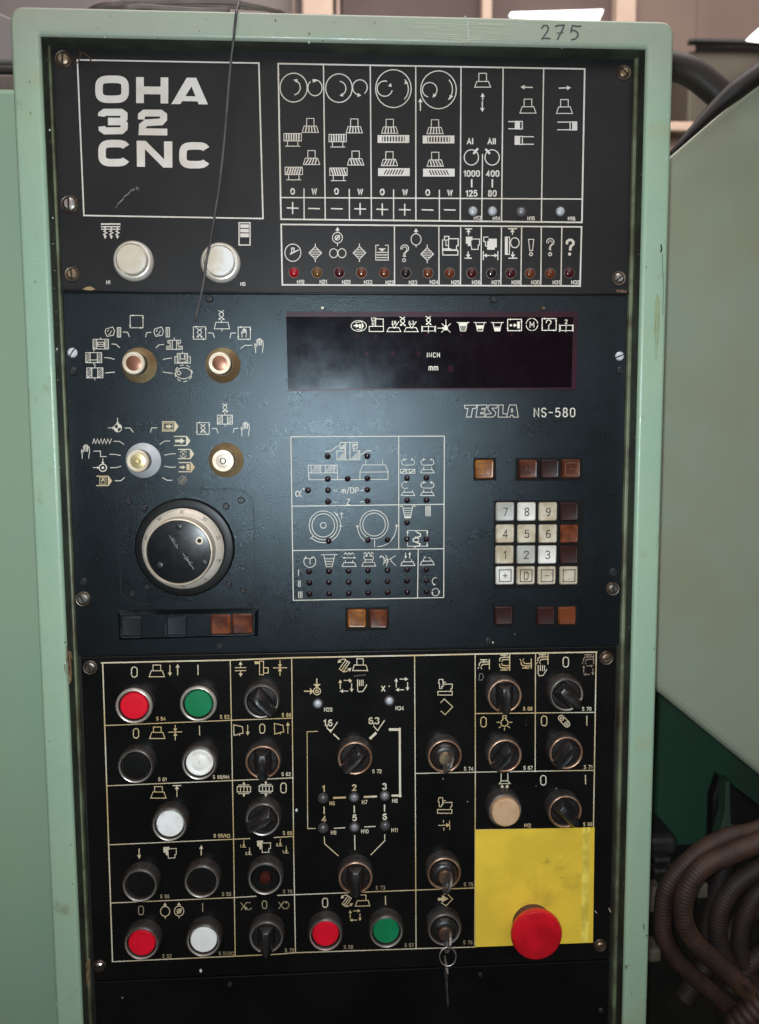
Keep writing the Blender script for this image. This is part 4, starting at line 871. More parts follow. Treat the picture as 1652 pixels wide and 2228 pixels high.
# ------------------------------------------------------------------ display window
pts = [(622.5, 678), (1257.5, 678), (1253.5, 847), (627, 850.5)]
V_, F_ = prism_vf([U(x, y, .0016) for x, y in pts], [U(x, y, .0001) for x, y in pts]); dw = centred('display_window', V_, F_, FILTER, cab); dw['label'] = 'long dark red display window with cream pictograms'
for q in ([(622.5,678),(1257.5,678),(1257.2,690),(622.8,689)], [(627,846.5),(1253.5,843),(1253.5,847),(627,850.5)], [(1247,690),(1257.2,690),(1253.5,843),(1244,843)]):
    V_, F_ = prism_vf([U(x, y, .0019) for x, y in q], [U(x, y, .0015) for x, y in q]); centred('filter_edge', V_, F_, FILTER_E, dw)
pn = Pen('B7', 4, .0016, FILTER_D, dw)
for x, y, r in ((572,890,16),(680,892,16),(778,890,15),(985,888,13),(1195,885,11),(628,1002,18),(782,1000,18),(938,998,17),(1130,1090,26),(1495,885,10)): pn.disc(x, y, r*.7, r*.8)
tag(pn.done('display_digit'), kind='stuff')

# ------------------------------------------------------------------ print on the upper panel
def PU(r, w=4.6): return Pen(r, w, HU, PRINT_U, up)
def machine(p, cx, y0, ym, y1, ws=23, wt_=35, wb=48, teeth=None, w=None, slant=0):
    """square head on a trapezoid foot"""
    p.r(cx-ws, y0, cx+ws, ym, w); p.l([(cx-wt_, ym), (cx+wt_, ym), (cx+wb, y1), (cx-wb, y1)], w, True)
    if teeth:
        for k in range(teeth):
            t = (k+1)/(teeth+1); p.l([(cx-wt_+2*wt_*t-slant*8, ym), (cx-wb+2*wb*t+slant*8, y1)], (w or p.w)*1.5)
    return p
def worm(p, x0, y0, x1, y1, yb, slant=0, n=6):
    p.r(x0, y0, x1, y1)
    for k in range(n):
        x = x0+(x1-x0)*(k+1)/(n+1); p.l([(x+slant*7, y0), (x-slant*7, y1)], 8)
    a, b = x0+(x1-x0)*.2, x1-(x1-x0)*.2
    return p.l([(a, y1), (a, yb)]).l([(b, y1), (b, yb)]).l([(x0+8, yb), (x1-8, yb)])
def rack(p, x0, y0, x1, y1, slant=0):
    p.fr(x0, y0, x1, y0+9).fr(x0, y1-9, x1, y1).fr(x0, y0, x0+27, y1).fr(x1-27, y0, x1, y1)
    n = 8; a, b = x0+27, x1-27
    for k in range(n):
        x = a+(b-a)*(k+.5)/n; p.l([(x+slant*9, y0+6), (x-slant*9, y1-6)], 8)
    if slant: p.f([(x0+20, y0), (x0+40+slant*10, y0), (x0+40-slant*10, y1), (x0+20, y1)]).f([(x1-40+slant*10, y0), (x1-20, y0), (x1-20, y1), (x1-40-slant*10, y1)])
    return p
def diamond(p, x, y, rx=38, ry=38, v=54):
    p.l([(x, y-ry), (x+rx, y), (x, y+ry), (x-rx, y)], None, True).l([(x, y-v), (x, y-ry)]).l([(x, y+ry), (x, y+v)])
    for k in (-2, -1, 0, 1, 2): hw_ = rx*(1-abs(k)*.27)*.86; p.l([(x-hw_, y+k*10.5), (x+hw_, y+k*10.5)], 4)
    return p
dD = lambda r, x, y: d(r, x, y)
PU('D', 3.1).l([(168.8,130.6), (563.6,137.6), (572.6,475.7), (183,469)], None, True).done('ruled_frame')
TL, TR, BL, BR = d('B0',95,383), d('C0',604,415), d('B7',112,191), d('C7',587,210)
tb = PU('D', 3.0).l([TL, TR, BR, BL], 3.4, True)
for a, b in (((367,392),(378,192)),((648,400),(655,195)),((921,404),(922,197)),((1193,408),(1188,199)),((1446,412),(1436,203))): tb.l([d('B0',*a), d('B7',*b)], 2.6)
tb.l([d('C0',357,417), d('C7',343,206)], 2.6).l([d('B7',112,61), d('C7',587,70)], 2.6)
for a, b in (((250,1135),(251,191)),((522,1137),(523,193)),((788,1140),(788,196)),((1063,1142),(1063,198)),((1322,928),(1317,200))): tb.l([d('B0',*a), d('B7',*b)], 2.4)
tb.done('pictogram_table')
TL, TR, BL, BR = d('B7',113,222), d('C7',585,237), d('B7',120,585), d('C7',576,592)
tb = PU('D', 3.0).l([TL, TR, BR, BL], 3.2, True)
for a, b in (((793,235),(794,586)),((1060,238),(1061,590)),((1191,240),(1190,590)),((1315,241),(1313,590)),((1436,242),(1432,590)),((1557,243),(1552,590))): tb.l([d('B7',*a), d('B7',*b)], 2.4)
for a, b in (((343,238),(340,590)),((466,238),(461,590))): tb.l([d('C7',*a), d('C7',*b)], 2.4)
tb.done('lamp_table')
# large lettering
def big(name, *st, w=46, reg='A0'):
    p = PU(reg, w)
    for q in st: p.l(q, w, q[0] == q[-1])
    return p.done('lettering', 'large letter %s' % name)
def sq(x0, y0, x1, y1, r, a0, a1, n=40):
    """rounded-square arc, angles clockwise from the right"""
    cx, cy, rx_, ry_ = (x0+x1)/2, (y0+y1)/2, (x1-x0)/2, (y1-y0)/2; out = []
    for k in range(n+1):
        a = radians(a0+(a1-a0)*k/n); c_, s_ = cos(a), sin(a); e = 2/r
        out.append((cx+rx_*math.copysign(abs(c_)**e, c_), cy+ry_*math.copysign(abs(s_)**e, s_)))
    return out
p = PU('A0', 44); p.l(sq(596,477,753,597,3.6,0,360)[:-1], 45, True).done('lettering', 'large letter O')
big('H', [(842,464),(842,620)], [(989,466),(989,622)], [(842,543),(989,545)], w=46)
PU('A0').f([(1123,467),(1180,468),(1250,628),(1194,627),(1152,520),(1084,626),(1030,626)]).f([(1096,578),(1200,580),(1208,610),(1088,608)]).f([(1123,467),(1180,468),(1172,512),(1134,512)]).done('lettering', 'large letter A')
p = PU('A0'); p.l([(610,700),(612,688),(630,675),(728,675),(746,688),(746,712),(730,729),(650,729)], 42).l([(650,732),(732,732),(748,748),(747,770),(730,786),(632,787),(615,775),(613,760)], 42).done('lettering', 'large figure 3')
p = PU('A0'); p.l([(850,718),(851,694),(868,680),(966,680),(984,694),(984,716),(968,733),(880,738),(857,756),(855,792),(1006,794)], 41).done('lettering', 'large figure 2')
p = PU('A0'); p.l(sq(614,863,762,978,3.6,-28,-332), 45).done('lettering', 'large letter C')
p = PU('A0'); p.f([(822,846),(872,847),(872,1003),(824,1002)]).f([(986,850),(1036,851),(1037,1008),(988,1007)]).f([(822,846),(876,847),(1037,1008),(982,1007)]).done('lettering', 'large letter N')
p = PU('A0'); p.l(sq(1100,877,1243,990,3.6,-28,-332), 45).done('lettering', 'large letter C at the end of the word')
p = Pen('A7', 3, HU, SCRATCH, up)
for k in range(16):
    t = k/16; x = 688+150*t; y = 128-120*math.sin(t*1.6)+random.random()*8
    if random.random() < .8: p.l([(x, y), (x+4+random.random()*4, y-8-random.random()*8)], 3+random.random()*3)
p.done('scratch_mark')
p = PU('A7'); p.l([(610,220),(722,220)], 9).l([(610,236),(722,236)], 7).l([(610,251),(722,251)], 6)
for x in (633, 670, 707):
    p.l([(x,240),(x,262),(x-9,264),(x+10,272),(x-9,282),(x,288),(x,300)], 7).head(x, 303, 0, 1, 20, 10)
p.done('heating_symbol')
p = PU('A7', 6); p.r(1437, 212, 1503, 346, 7); [p.fr(1444, a, 1496, b) for a, b in ((222,243),(249,270),(276,299))]; p.done('level_symbol')
PU('A7', 4).t('H1', 652, 570, 20, 4).done('lettering'); PU('A7', 4).t('H5', 1460, 580, 20, 4).done('lettering')
# seven columns of the table
p = PU('B0', 6); p.c(188, 527, 82, ry=87).arc_ar(182, 526, 46, -75, 72, 22, 11).c(316, 528, 43, 108, -230, ry=48).head(318, 487, 1, .1, 24, 12).done('gear_pair_symbol')
p = PU('B0', 6); p.c(460, 530, 80, ry=86).arc_ar(458, 532, 44, 78, -72, 22, 11).c(586, 526, 44, -50, 260, ry=46).head(586, 573, 1, .12, 24, 12).done('gear_pair_symbol')
p = PU('B0', 6); p.c(787, 533, 107, ry=114).c(735, 533, 46, 75, 345).head(770, 508, .35, -1, 22, 11).c(815, 536, 62, -52, 48, ry=76).head(862, 490, -.2, -1, 24, 12).done('gear_pair_symbol')
p = PU('B0', 6); p.c(1058, 540, 107, ry=114).c(1005, 540, 44, -50, 255).head(1028, 580, -.5, .7, 24, 12).c(1080, 538, 62, 48, -52, ry=76).head(1130, 588, -.3, 1, 24, 12).done('gear_pair_symbol')
PU('B0', 7).ar(949, 665, 949, 600, 24, 14).done('arrow_symbol')
for cx, y0, sl_, wx, wy, ws in ((288,712,0,130,803,0),(295,905,-1,137,1005,1),(552,715,0,400,808,0),(560,908,1,405,1010,-1)):
    p = PU('B0', 4.6); machine(p, cx, y0, y0+46, y0+84, 22, 37, 49, 4, None, sl_).done('toothed_machine_symbol')
    p = PU('B0', 4.6); worm(p, wx, wy, wx+104, wy+44, wy+76, ws).done('worm_gear_symbol')
for cx, y0, sl_, wx, wy in ((765,717,0,692,812),(763,912,-1,695,1011),(1037,720,0,963,815),(1038,915,1,965,1014)):
    p = PU('B0', 4.6); machine(p, cx, y0, y0+46, y0+84, 22, 37, 49, 4, None, sl_).done('toothed_machine_symbol')
    p = PU('B0', 4.6); rack(p, wx, wy, wx+190, wy+47, -sl_).done('gear_rack_symbol')
for tx, x, y in (('O',182,1150),('W',312,1151),('O',445,1150),('W',588,1153),('O',720,1154),('W',857,1156),('O',993,1157),('W',1127,1159)): PU('B0', 8).t(tx, x, y, 31, 8).done('lettering')
p = PU('B0', 5); machine(p, 1323, 441, 490, 524).done('machine_symbol')
p = PU('B0', 7); p.ar(1323, 600, 1323, 568, 24, 13).ar(1321, 610, 1321, 664, 24, 13).done('arrow_symbol')
for tx, x, y, h_ in (('AI',1247,849,32),('AII',1377,849,32),('1000',1257,1043,32),('400',1383,1043,32),('125',1256,1162,32),('80',1381,1162,32)): PU('B0', 7.5).t(tx, x, y, h_, 7.5, 2.0).done('lettering')
p = PU('B0', 6); p.c(1255, 946, 43, ry=46).l([(1270,922),(1292,895)], 13).l([(1257,1080),(1257,1124)], 9).done('dial_symbol')
p = PU('B0', 6); p.c(1380, 946, 43, ry=46).l([(1364,922),(1342,898)], 13).l([(1381,1080),(1381,1124)], 9).done('dial_symbol')
PU('C0', 7).ar(290, 526, 228, 524, 24, 14).done('arrow_symbol'); PU('C0', 7).ar(450, 530, 512, 528, 24, 14).done('arrow_symbol')
p = PU('C0', 5); machine(p, 263, 596, 642, 680).done('machine_symbol'); p = PU('C0', 5); machine(p, 482, 599, 643, 682).done('machine_symbol')
p = PU('C0', 6); p.l([(147,731),(188,731)]).l([(147,774),(188,774)]).r(187, 730, 229, 775, 6).fr(187, 730, 215, 775).done('slide_symbol')
p = PU('C0', 6); p.l([(228,822),(297,822)]).l([(228,867),(297,867)]).r(186, 820, 229, 868, 6).fr(186, 820, 216, 868).done('slide_symbol')
p = PU('C0', 6); p.l([(441,734),(516,734)]).l([(441,780),(516,780)]).r(516, 733, 556, 781, 6).fr(528, 733, 556, 781).done('slide_symbol')
for k, (x, y) in enumerate(((182,124),(310,127),(447,128),(587,129),(720,132),(855,134),(992,135),(1125,135))):
    p = PU('B7', 7.5); p.l([(x-33,y-1),(x+33,y+1)])
    plus = k in (0,3,4,5)
    if plus: p.l([(x,y-34),(x,y+34)])
    p.done('plus_sign' if plus else 'minus_sign')
for tx, r_, x, y in (('H13','B7',1292,183),('H14','B7',1406,185),('H15','B7',1614,186),('H16','C7',525,187),('H19','B7',230,567),('H21','B7',366,567),('H20','B7',504,568),('H33','B7',635,569),('H22','B7',765,571),('H23','B7',905,571),('H24','B7',1031,568),('H25','B7',1160,570),('H26','B7',1284,570),('H27','B7',1402,570),('H28','B7',1522,570),('H30','C7',308,570),('H31','C7',433,570),('H32','C7',548,570)):
    PU(r_, 4.6).t(tx, x, y, 20, 4.6, 1.6, 1.1).done('lettering')
p = PU('C7', 3.5); p.m = mat('orange_brown_print', (0.30, 0.15, 0.09), 0.6); p.t('31384', 823, 626, 18, 3.5).done('lettering')
p = PU('B7', 5); p.c(183, 392, 48, ry=52).l([(168,400),(216,376)], 7).l([(176,392),(176,364),(190,364),(190,390)], 6).done('gauge_symbol')
p = PU('B7', 5); diamond(p, 318, 393).done('filter_symbol'); p = PU('B7', 5); diamond(p, 583, 393).done('filter_symbol'); p = PU('B7', 5); diamond(p, 990, 400).done('filter_symbol')
p = PU('B7', 5); p.c(451, 302, 30, ry=32).ar(451, 270, 451, 246, 22, 13).l([(451,334),(451,350)]).l([(440,314),(462,290)], 9).c(451, 302, 14).done('pump_symbol')
p = PU('B7', 5); p.c(428, 395, 24, ry=27).c(478, 395, 24, ry=27).done('oil_symbol')
p = PU('B7', 5); p.l([(700,347),(681,347),(681,436),(756,436),(756,347),(738,347)]).f([(696,366),(742,366),(719,386)]); [p.l([(688,y),(750,y)], 6) for y in (390,405,421)]; p.done('tank_symbol')
def query(p, x, y, s_, w): return p.l([(x-24*s_,y-22*s_),(x-22*s_,y-38*s_),(x-8*s_,y-48*s_),(x+10*s_,y-47*s_),(x+22*s_,y-34*s_),(x+20*s_,y-16*s_),(x+4*s_,y-2*s_),(x,y+8*s_),(x,y+22*s_)], w)
p = PU('B7', 4.5); query(p, 856, 393, 1.0, 5).l([(840,372),(842,362),(852,356),(862,358),(868,368),(864,382),(850,396),(846,414),(862,414)], 4).c(851, 437, 9).done('question_symbol')
p = PU('B7', 5); p.c(923, 312, 30, ry=34).ar(923, 278, 923, 254, 22, 13).l([(923,346),(923,358)]).done('pump_symbol')
p = PU('B7', 6); p.l([(1082,374),(1082,316),(1094,316),(1094,294),(1120,294),(1120,310)]).l([(1118,308),(1176,308),(1176,350),(1166,350),(1166,374),(1118,374)], 6, True).l([(1082,378),(1174,378),(1174,406),(1084,406)], 6, True).r(1102, 316, 1118, 348, 5).l([(1086,370),(1130,370)], 9).done('machine_symbol')
p = PU('B7', 6); p.l([(1220,249),(1258,249)], 7).ar(1238, 284, 1238, 256, 22, 13).f([(1222,296),(1262,296),(1262,318),(1254,318),(1254,352),(1234,352),(1234,338),(1222,338)]).l([(1262,310),(1304,310),(1304,346),(1296,346),(1296,372),(1256,372),(1256,352)], 5).ar(1236, 386, 1236, 416, 22, 13).l([(1217,425),(1256,425)], 7).done('machine_symbol')
p = PU('B7', 6); p.f([(1358,308),(1408,308),(1408,360),(1396,360),(1396,374),(1350,374),(1350,322),(1358,322)]).l([(1356,298),(1330,298),(1330,326),(1340,326),(1340,352),(1352,352)], 5).l([(1327,384),(1327,434)], 6).l([(1414,384),(1414,434)], 6).ar(1366, 409, 1336, 409, 20, 12).ar(1374, 409, 1406, 409, 20, 12).done('machine_symbol')
p = PU('B7', 6); p.l([(1478,248),(1528,248)], 7).ar(1502, 284, 1502, 256, 22, 13).r(1459, 298, 1484, 402, 5).fr(1459, 298, 1474, 402).c(1516, 332, 26, ry=30).ar(1504, 388, 1504, 416, 22, 13).l([(1480,425),(1528,425)], 7).done('machine_symbol')
p = PU('C7', 5); p.l([(266,312),(298,312),(290,380),(274,380)], 5, True).c(281, 401, 9, w=6).done('exclamation_symbol')
p = PU('C7', 5); query(p, 398, 353, .95, 5).l([(384,336),(388,324),(398,320),(408,326),(408,338),(394,354),(390,372),(402,376)], 4).c(396, 401, 9, w=6).done('question_symbol')
p = PU('C7', 14); query(p, 517, 356, .85, 15).disc(513, 400, 10).done('question_symbol')

# ------------------------------------------------------------------ engraving on the middle panel
def PM(r, w=4.0): return Pen(r, w, HM, PRINT_M, mp)
def loopbox(p, x0, y0, x1, y1):
    p.r(x0, y0, x1, y1); p.head(x0+10, y0, -1, 0, 14, 6).head(x1, y0+8, 0, -1, 14, 6).head(x1-8, y1, 1, 0, 14, 6).head(x0, y1-8, 0, 1, 14, 6); return p
def hatchbox(p, x0, y0, x1, y1, a, n=5):
    """block with hatched outer thirds of width a"""
    p.r(x0, y0, x1, y1)
    for s0, s1 in ((x0, x0+a), (x1-a, x1)):
        p.l([(s1 if s0 == x0 else s0, y0), (s1 if s0 == x0 else s0, y1)])
        for k in range(n):
            y = y0+(y1-y0)*(k+.6)/n; p.l([(s0, min(y1, y+a*.55)), (s1, max(y0, y-a*.35))], 2.6)
    return p
def hand(p, x, y, w, h, lw=4):
    """open hand with upright fingers"""
    X = lambda t: x+(t-.5)*w; Y = lambda t: y+(t-.5)*h
    p.l([(X(.10),Y(1)),(X(.10),Y(.72)),(X(0),Y(.50)),(X(.02),Y(.36)),(X(.12),Y(.42)),(X(.22),Y(.60)),(X(.24),Y(.14)),(X(.31),Y(.08)),(X(.38),Y(.14)),(X(.39),Y(.48))], lw)
    p.l([(X(.39),Y(.45)),(X(.40),Y(.05)),(X(.48),Y(0)),(X(.56),Y(.05)),(X(.56),Y(.48))], lw)
    p.l([(X(.57),Y(.45)),(X(.58),Y(.08)),(X(.66),Y(.02)),(X(.74),Y(.08)),(X(.74),Y(.50))], lw)
    return p.l([(X(.75),Y(.48)),(X(.77),Y(.18)),(X(.86),Y(.12)),(X(.94),Y(.20)),(X(1),Y(.55)),(X(.90),Y(.78)),(X(.90),Y(1))], lw)
def crossed(p, x, y, s_=1.0):
    """two zig-zag arrows crossing"""
    return p.l([(x-18*s_,y-30*s_),(x+12*s_,y-14*s_),(x+14*s_,y+2*s_),(x-10*s_,y+24*s_)]).l([(x+16*s_,y-30*s_),(x-14*s_,y-8*s_),(x-12*s_,y+2*s_),(x+18*s_,y+26*s_)]).head(x-14*s_,y+26*s_,-1,.8,14,7).head(x+18*s_,y+28*s_,1,.8,14,7)
def lead(r_, *pts): PM(r_, 4.2).l(pts).done('leader_line')
p = PM('A7'); loopbox(p, 783, 769, 860, 843).done('cycle_symbol')
for x0 in (660, 953):
    p = PM('A7'); p.l([(x0-28,868),(x0-22,850),(x0+18,838),(x0+30,862),(x0+22,888),(x0-16,894)], None, True).l([(x0-14,866),(x0-6,856)]).l([(x0+4,872),(x0+12,862)]).l([(x0-8,882),(x0+6,880)]).r(x0+46, 842, x0+66, 898).l([(x0+56,848),(x0+56,894)]).done('workpiece_symbol')
lead('A7', (740,868),(768,870),(779,897)); lead('A7', (909,870),(882,872),(876,898)); lead('A7', (672,940),(698,942),(720,962)); lead('A7', (985,943),(958,945),(938,963))
lead('A7', (630,1022),(660,1024),(688,1032)); lead('A7', (1033,1025),(1005,1027),(980,1034)); lead('A7', (634,1114),(660,1112),(690,1109)); lead('A7', (1037,1116),(1008,1113),(980,1108))
p = PM('A7'); hatchbox(p, 560, 912, 653, 970, 22); p.r(588,930,626,954).l([(582,942),(630,942)]).l([(606,902),(606,912)]).l([(565,970),(565,984)]).done('hatched_block_symbol')
p = PM('A7'); hatchbox(p, 517, 992, 612, 1052, 26); p.l([(545,1036),(584,1036)]).l([(565,1052),(565,1062)]).done('hatched_block_symbol')
p = PM('A7'); hatchbox(p, 523, 1084, 619, 1143, 30); p.l([(571,1060),(571,1084)]).l([(571,1143),(571,1156)]).done('hatched_block_symbol')
p = PM('A7'); p.l([(1010,918),(1086,918),(1086,934),(1074,934),(1074,954),(1096,954),(1096,972),(1003,972),(1003,954),(1024,954),(1024,934),(1010,934)], None, True).l([(1036,918),(1036,972)]).l([(1062,918),(1062,972)]).l([(1048,902),(1048,918)])
for x, y in ((1012,966),(1020,968),(1066,940),(1076,966),(1086,968),(1066,928),(1016,930)): p.l([(x-4,y+4),(x+10,y-10)], 2.6)
p.done('hatched_block_symbol')
p = PM('A7'); p.r(1066, 997, 1128, 1050).l([(1066,1016),(1052,1016),(1052,1055),(1144,1055),(1144,1016),(1128,1016)]).r(1084, 997, 1110, 1030).l([(1097,986),(1097,997)])
for y in (1008,1020,1032,1044): p.l([(1068,y+4),(1083,y-8)], 2.6).l([(1112,y+4),(1127,y-8)], 2.6)
p.done('hatched_block_symbol')
p = PM('A7'); p.c(1104, 1116, 48, ry=33).c(1076, 1114, 11)
for a in range(0, 360, 45): p.c(1104, 1116, 52, a, a+24, ry=50)
p.done('eccentric_symbol')
p = PM('A7'); crossed(p, 1330, 767, .95); p.l([(1331,796),(1331,808)]).l([(1298,810),(1371,810),(1380,849),(1288,849)], None, True).l([(1334,849),(1334,862)]).done('machine_symbol')
p = PM('A7'); loopbox(p, 1163, 837, 1237, 911); crossed(p, 1199, 874, .9).done('cycle_symbol')
p = PM('A7'); loopbox(p, 1432, 839, 1505, 912); hand(p, 1467, 874, 30, 52, 3.2).done('hand_symbol')
p = PM('A7'); hand(p, 1557, 950, 52, 86).done('hand_symbol')
lead('A7', (1252,873),(1280,875),(1289,902)); lead('A7', (1417,874),(1388,875),(1383,904)); lead('A7', (1516,948),(1474,948),(1445,968))
# third knob
p = PM('A15'); p.c(709, 318, 23, ry=24).f([(709,318)]+[(709+22*cos(radians(a)),318-22*sin(radians(a))) for a in range(0,91,15)]).f([(709,318)]+[(709+22*cos(radians(a)),318-22*sin(radians(a))) for a in range(180,271,15)]).ar(707, 258, 708, 296, 18, 9).ar(650, 317, 688, 318, 18, 9).done('reference_point_symbol')
p = PM('A15', 4.6); p.l([(558,412)]+[(566+k*10.4, 384 if k % 2 == 0 else 412) for k in range(11)]).done('zigzag_symbol')
p = PM('A15'); hand(p, 515, 460, 50, 82).done('hand_symbol')
p = PM('A15'); p.l([(564,457),(605,457),(605,490),(640,490)]).done('step_symbol')
p = PM('A15'); p.c(619, 557, 22, w=5.5).disc(619, 557, 8).ar(619, 502, 619, 533, 18, 8).ar(560, 556, 596, 557, 18, 8).done('reference_point_symbol')
def tagsym(x0, y0, x1, y1, closed=True):
    p = PM('A15', 5); p.m = PRINT_L
    p.l([(x0,y0),(x1-24,y0)], 6).l([(x0,y1),(x1-24,y1)], 6).f([(x1-26,y0-3),(x1-22,y0-3),(x1,(y0+y1)/2),(x1-22,y1+3),(x1-26,y1+3)])
    if closed: p.l([(x0+2,y0),(x0+2,y1)])
    return p
p = tagsym(582, 608, 675, 664, False); p.r(600, 616, 638, 656, 3.4); hand(p, 619, 636, 20, 30, 2.6).done('tag_symbol')
p = tagsym(976, 281, 1074, 336); p.r(985, 289, 1040, 328, 3.4).fr(998, 300, 1018, 318).f([(1016,294),(1036,309),(1016,324)]).done('tag_symbol')
p = tagsym(1048, 369, 1145, 423, False); p.fr(1053, 388, 1088, 404).f([(1086,378),(1112,396),(1086,414)]).done('tag_symbol')
p = tagsym(1072, 447, 1168, 502, False); p.c(1102, 475, 20, 20, 160, w=3.4).c(1102, 475, 20, 200, 340, w=3.4).t('M', 1102, 475, 16, 3).done('tag_symbol')
p = tagsym(1076, 526, 1172, 581, False); p.fr(1080, 549, 1100, 559).f([(1098,542),(1116,554),(1098,566)]).fr(1122, 536, 1140, 572).done('tag_symbol')
p = PM('A15', 4); p.m = PRINT_F; p.l([(1070,630),(1098,604),(1124,632),(1098,658)], None, True).l([(1074,656),(1120,606)]).l([(1082,640),(1104,618)]).l([(1092,648),(1112,628)]).done('worn_symbol')
lead('A15', (752,318),(782,318),(801,344)); lead('A15', (945,317),(912,318),(905,344)); lead('A15', (685,398),(718,398),(745,416)); lead('A15', (1022,396),(990,397),(962,416))
lead('A15', (660,476),(690,476),(725,483)); lead('A15', (1055,473),(1022,474),(990,482)); lead('A15', (664,557),(700,556),(728,548)); lead('A15', (1056,553),(1022,554),(990,548))
lead('A15', (692,635),(728,635),(749,616)); lead('A15', (1035,632),(1004,632),(977,616))
# fourth knob
p = PM('A15'); crossed(p, 1352, 198, .85); p.l([(1352,226),(1352,240)]); hatchbox(p, 1307, 241, 1398, 295, 30); p.l([(1354,295),(1354,306)]).done('hatched_block_symbol')
p = PM('A15'); loopbox(p, 1184, 286, 1258, 356); crossed(p, 1220, 321, .85).done('cycle_symbol')
p = PM('A15'); hand(p, 1474, 324, 50, 82).done('hand_symbol')
lead('A15', (1275,321),(1302,322),(1311,350)); lead('A15', (1433,320),(1408,321),(1402,347))
# display pictograms
def PD(r, w=5): return Pen(r, w, .0017, PRINT_D, dw)
p = PD('B7'); p.c(579, 832, 46, ry=32, w=4).l([(550,830),(572,830)], 8).head(574, 830, 1, 0, 22, 13).fr(580, 820, 592, 846).l([(560,812),(594,806),(608,830),(594,858),(566,852)], 3.6).f([(596,818),(608,832),(596,846)]).done('feed_symbol')
p = PD('B7'); p.r(642, 834, 727, 865, 4.6).l([(680,834),(680,790),(726,790),(726,834)], 4.6).l([(655,784),(682,784),(682,796),(670,796),(670,826),(660,826),(660,796),(655,796)], 4, True).done('machine_symbol')
for x0, tx in ((748,'1.6'),(852,'6.3')):
    p = PD('B7'); p.l([(x0+12,842),(x0+72,842),(x0+84,866),(x0,866)], 4.4, True).l([(x0+30,820),(x0+44,846),(x0+72,806)], 4.4).t(tx.replace('.',','), x0+42, 812, 18, 4).done('surface_finish_symbol')
p = PD('B7'); crossed(p, 842, 805, .9).done('crossed_arrows_symbol')
p = PD('B7'); crossed(p, 997, 800, .85); p.r(962, 836, 1034, 862, 4).l([(957,832),(957,868)], 4).l([(1040,832),(1040,868)], 4).l([(997,828),(997,874)], 3.4).done('crossed_arrows_symbol')
p = PD('B7'); p.ar(1102, 795, 1102, 838, 18, 8, 4).ar(1052, 845, 1092, 845, 18, 8, 4).l([(1078,818),(1128,870)], 4).l([(1130,818),(1076,870)], 4).disc(1102, 846, 13).done('reference_point_symbol')
for x, k in ((1205,0),(1307,1),(1411,2)):
    p = PD('B7'); p.l([(x-36,811),(x-26,811),(x-15,862),(x+15,862),(x+26,811),(x+36,811)], 4.4).l([(x-26,812),(x+26,812)], 4)
    y0 = (814, 828, 842)[k]; p.f([(x-22+k*3,y0),(x+22-k*3,y0),(x+18-k*2,y0+18),(x-18+k*2,y0+18)]).l([(x-20,838),(x+20,838)], 3.4).l([(x-18,850),(x+18,850)], 3.4).done('bucket_symbol')
p = PD('B7'); loopbox(p, 1473, 792, 1556, 860); p.fr(1486, 822, 1500, 834).ar(1508, 828, 1522, 828, 20, 12).fr(1530, 806, 1546, 846).done('cycle_symbol')
p = PD('B7', 4.4); p.c(1619, 823, 35, 8, 82, ry=37).c(1619, 823, 35, 98, 172, ry=37).c(1619, 823, 35, 188, 262, ry=37).c(1619, 823, 35, 278, 352, ry=37).t('M', 1619, 824, 32, 5, sx=1.1).done('motor_symbol')
p = PD('C7'); loopbox(p, 348, 788, 432, 858); query(p, 388, 826, .62, 5).disc(387, 848, 4).done('question_symbol')
p = PD('C7', 4.4); p.r(458, 828, 530, 860, 4).l([(452,824),(452,866)]).l([(534,824),(534,866)]).l([(491,824),(491,868)], 3.4).t('2', 492, 806, 22, 4).done('machine_symbol')
PD('B7', 4.2).t('INCH', 1027, 1006, 25, 4.0, 2.6).done('lettering'); PD('B7', 4.6).t('mm', 1027, 1081, 33, 4.6, 1.6).done('lettering')
# maker's name in outline letters and type number
def outline(pts, reg='B15', w=3.6):
    p = PM(reg, w)
    for q in pts: p.l(q, w, True)
    return p.done('lettering')
PW = PRINT_M
outline([[(1213,182),(1290,181),(1280,201),(1262,201),(1255,252),(1226,253),(1234,201),(1218,201)]])
outline([[(1293,181),(1350,180),(1344,200),(1318,200),(1316,207),(1338,207),(1335,224),(1312,225),(1310,233),(1338,233),(1334,252),(1282,253)]])
outline([[(1362,180),(1412,180),(1408,199),(1380,199),(1381,205),(1402,222),(1399,240),(1386,252),(1340,253),(1346,234),(1374,233),(1374,228),(1356,212),(1354,192)]])
outline([[(1420,180),(1446,180),(1444,233),(1470,233),(1468,253),(1416,253)]])
outline([[(1484,180),(1524,180),(1537,253),(1506,253),(1505,241),(1492,241),(1488,253),(1466,253)], [(1497,203),(1502,203),(1504,222),(1494,222)]])
PM('C15', 6.6).t('NS-580', 422, 225, 50, 6.6, 2.3, .95).done('lettering')
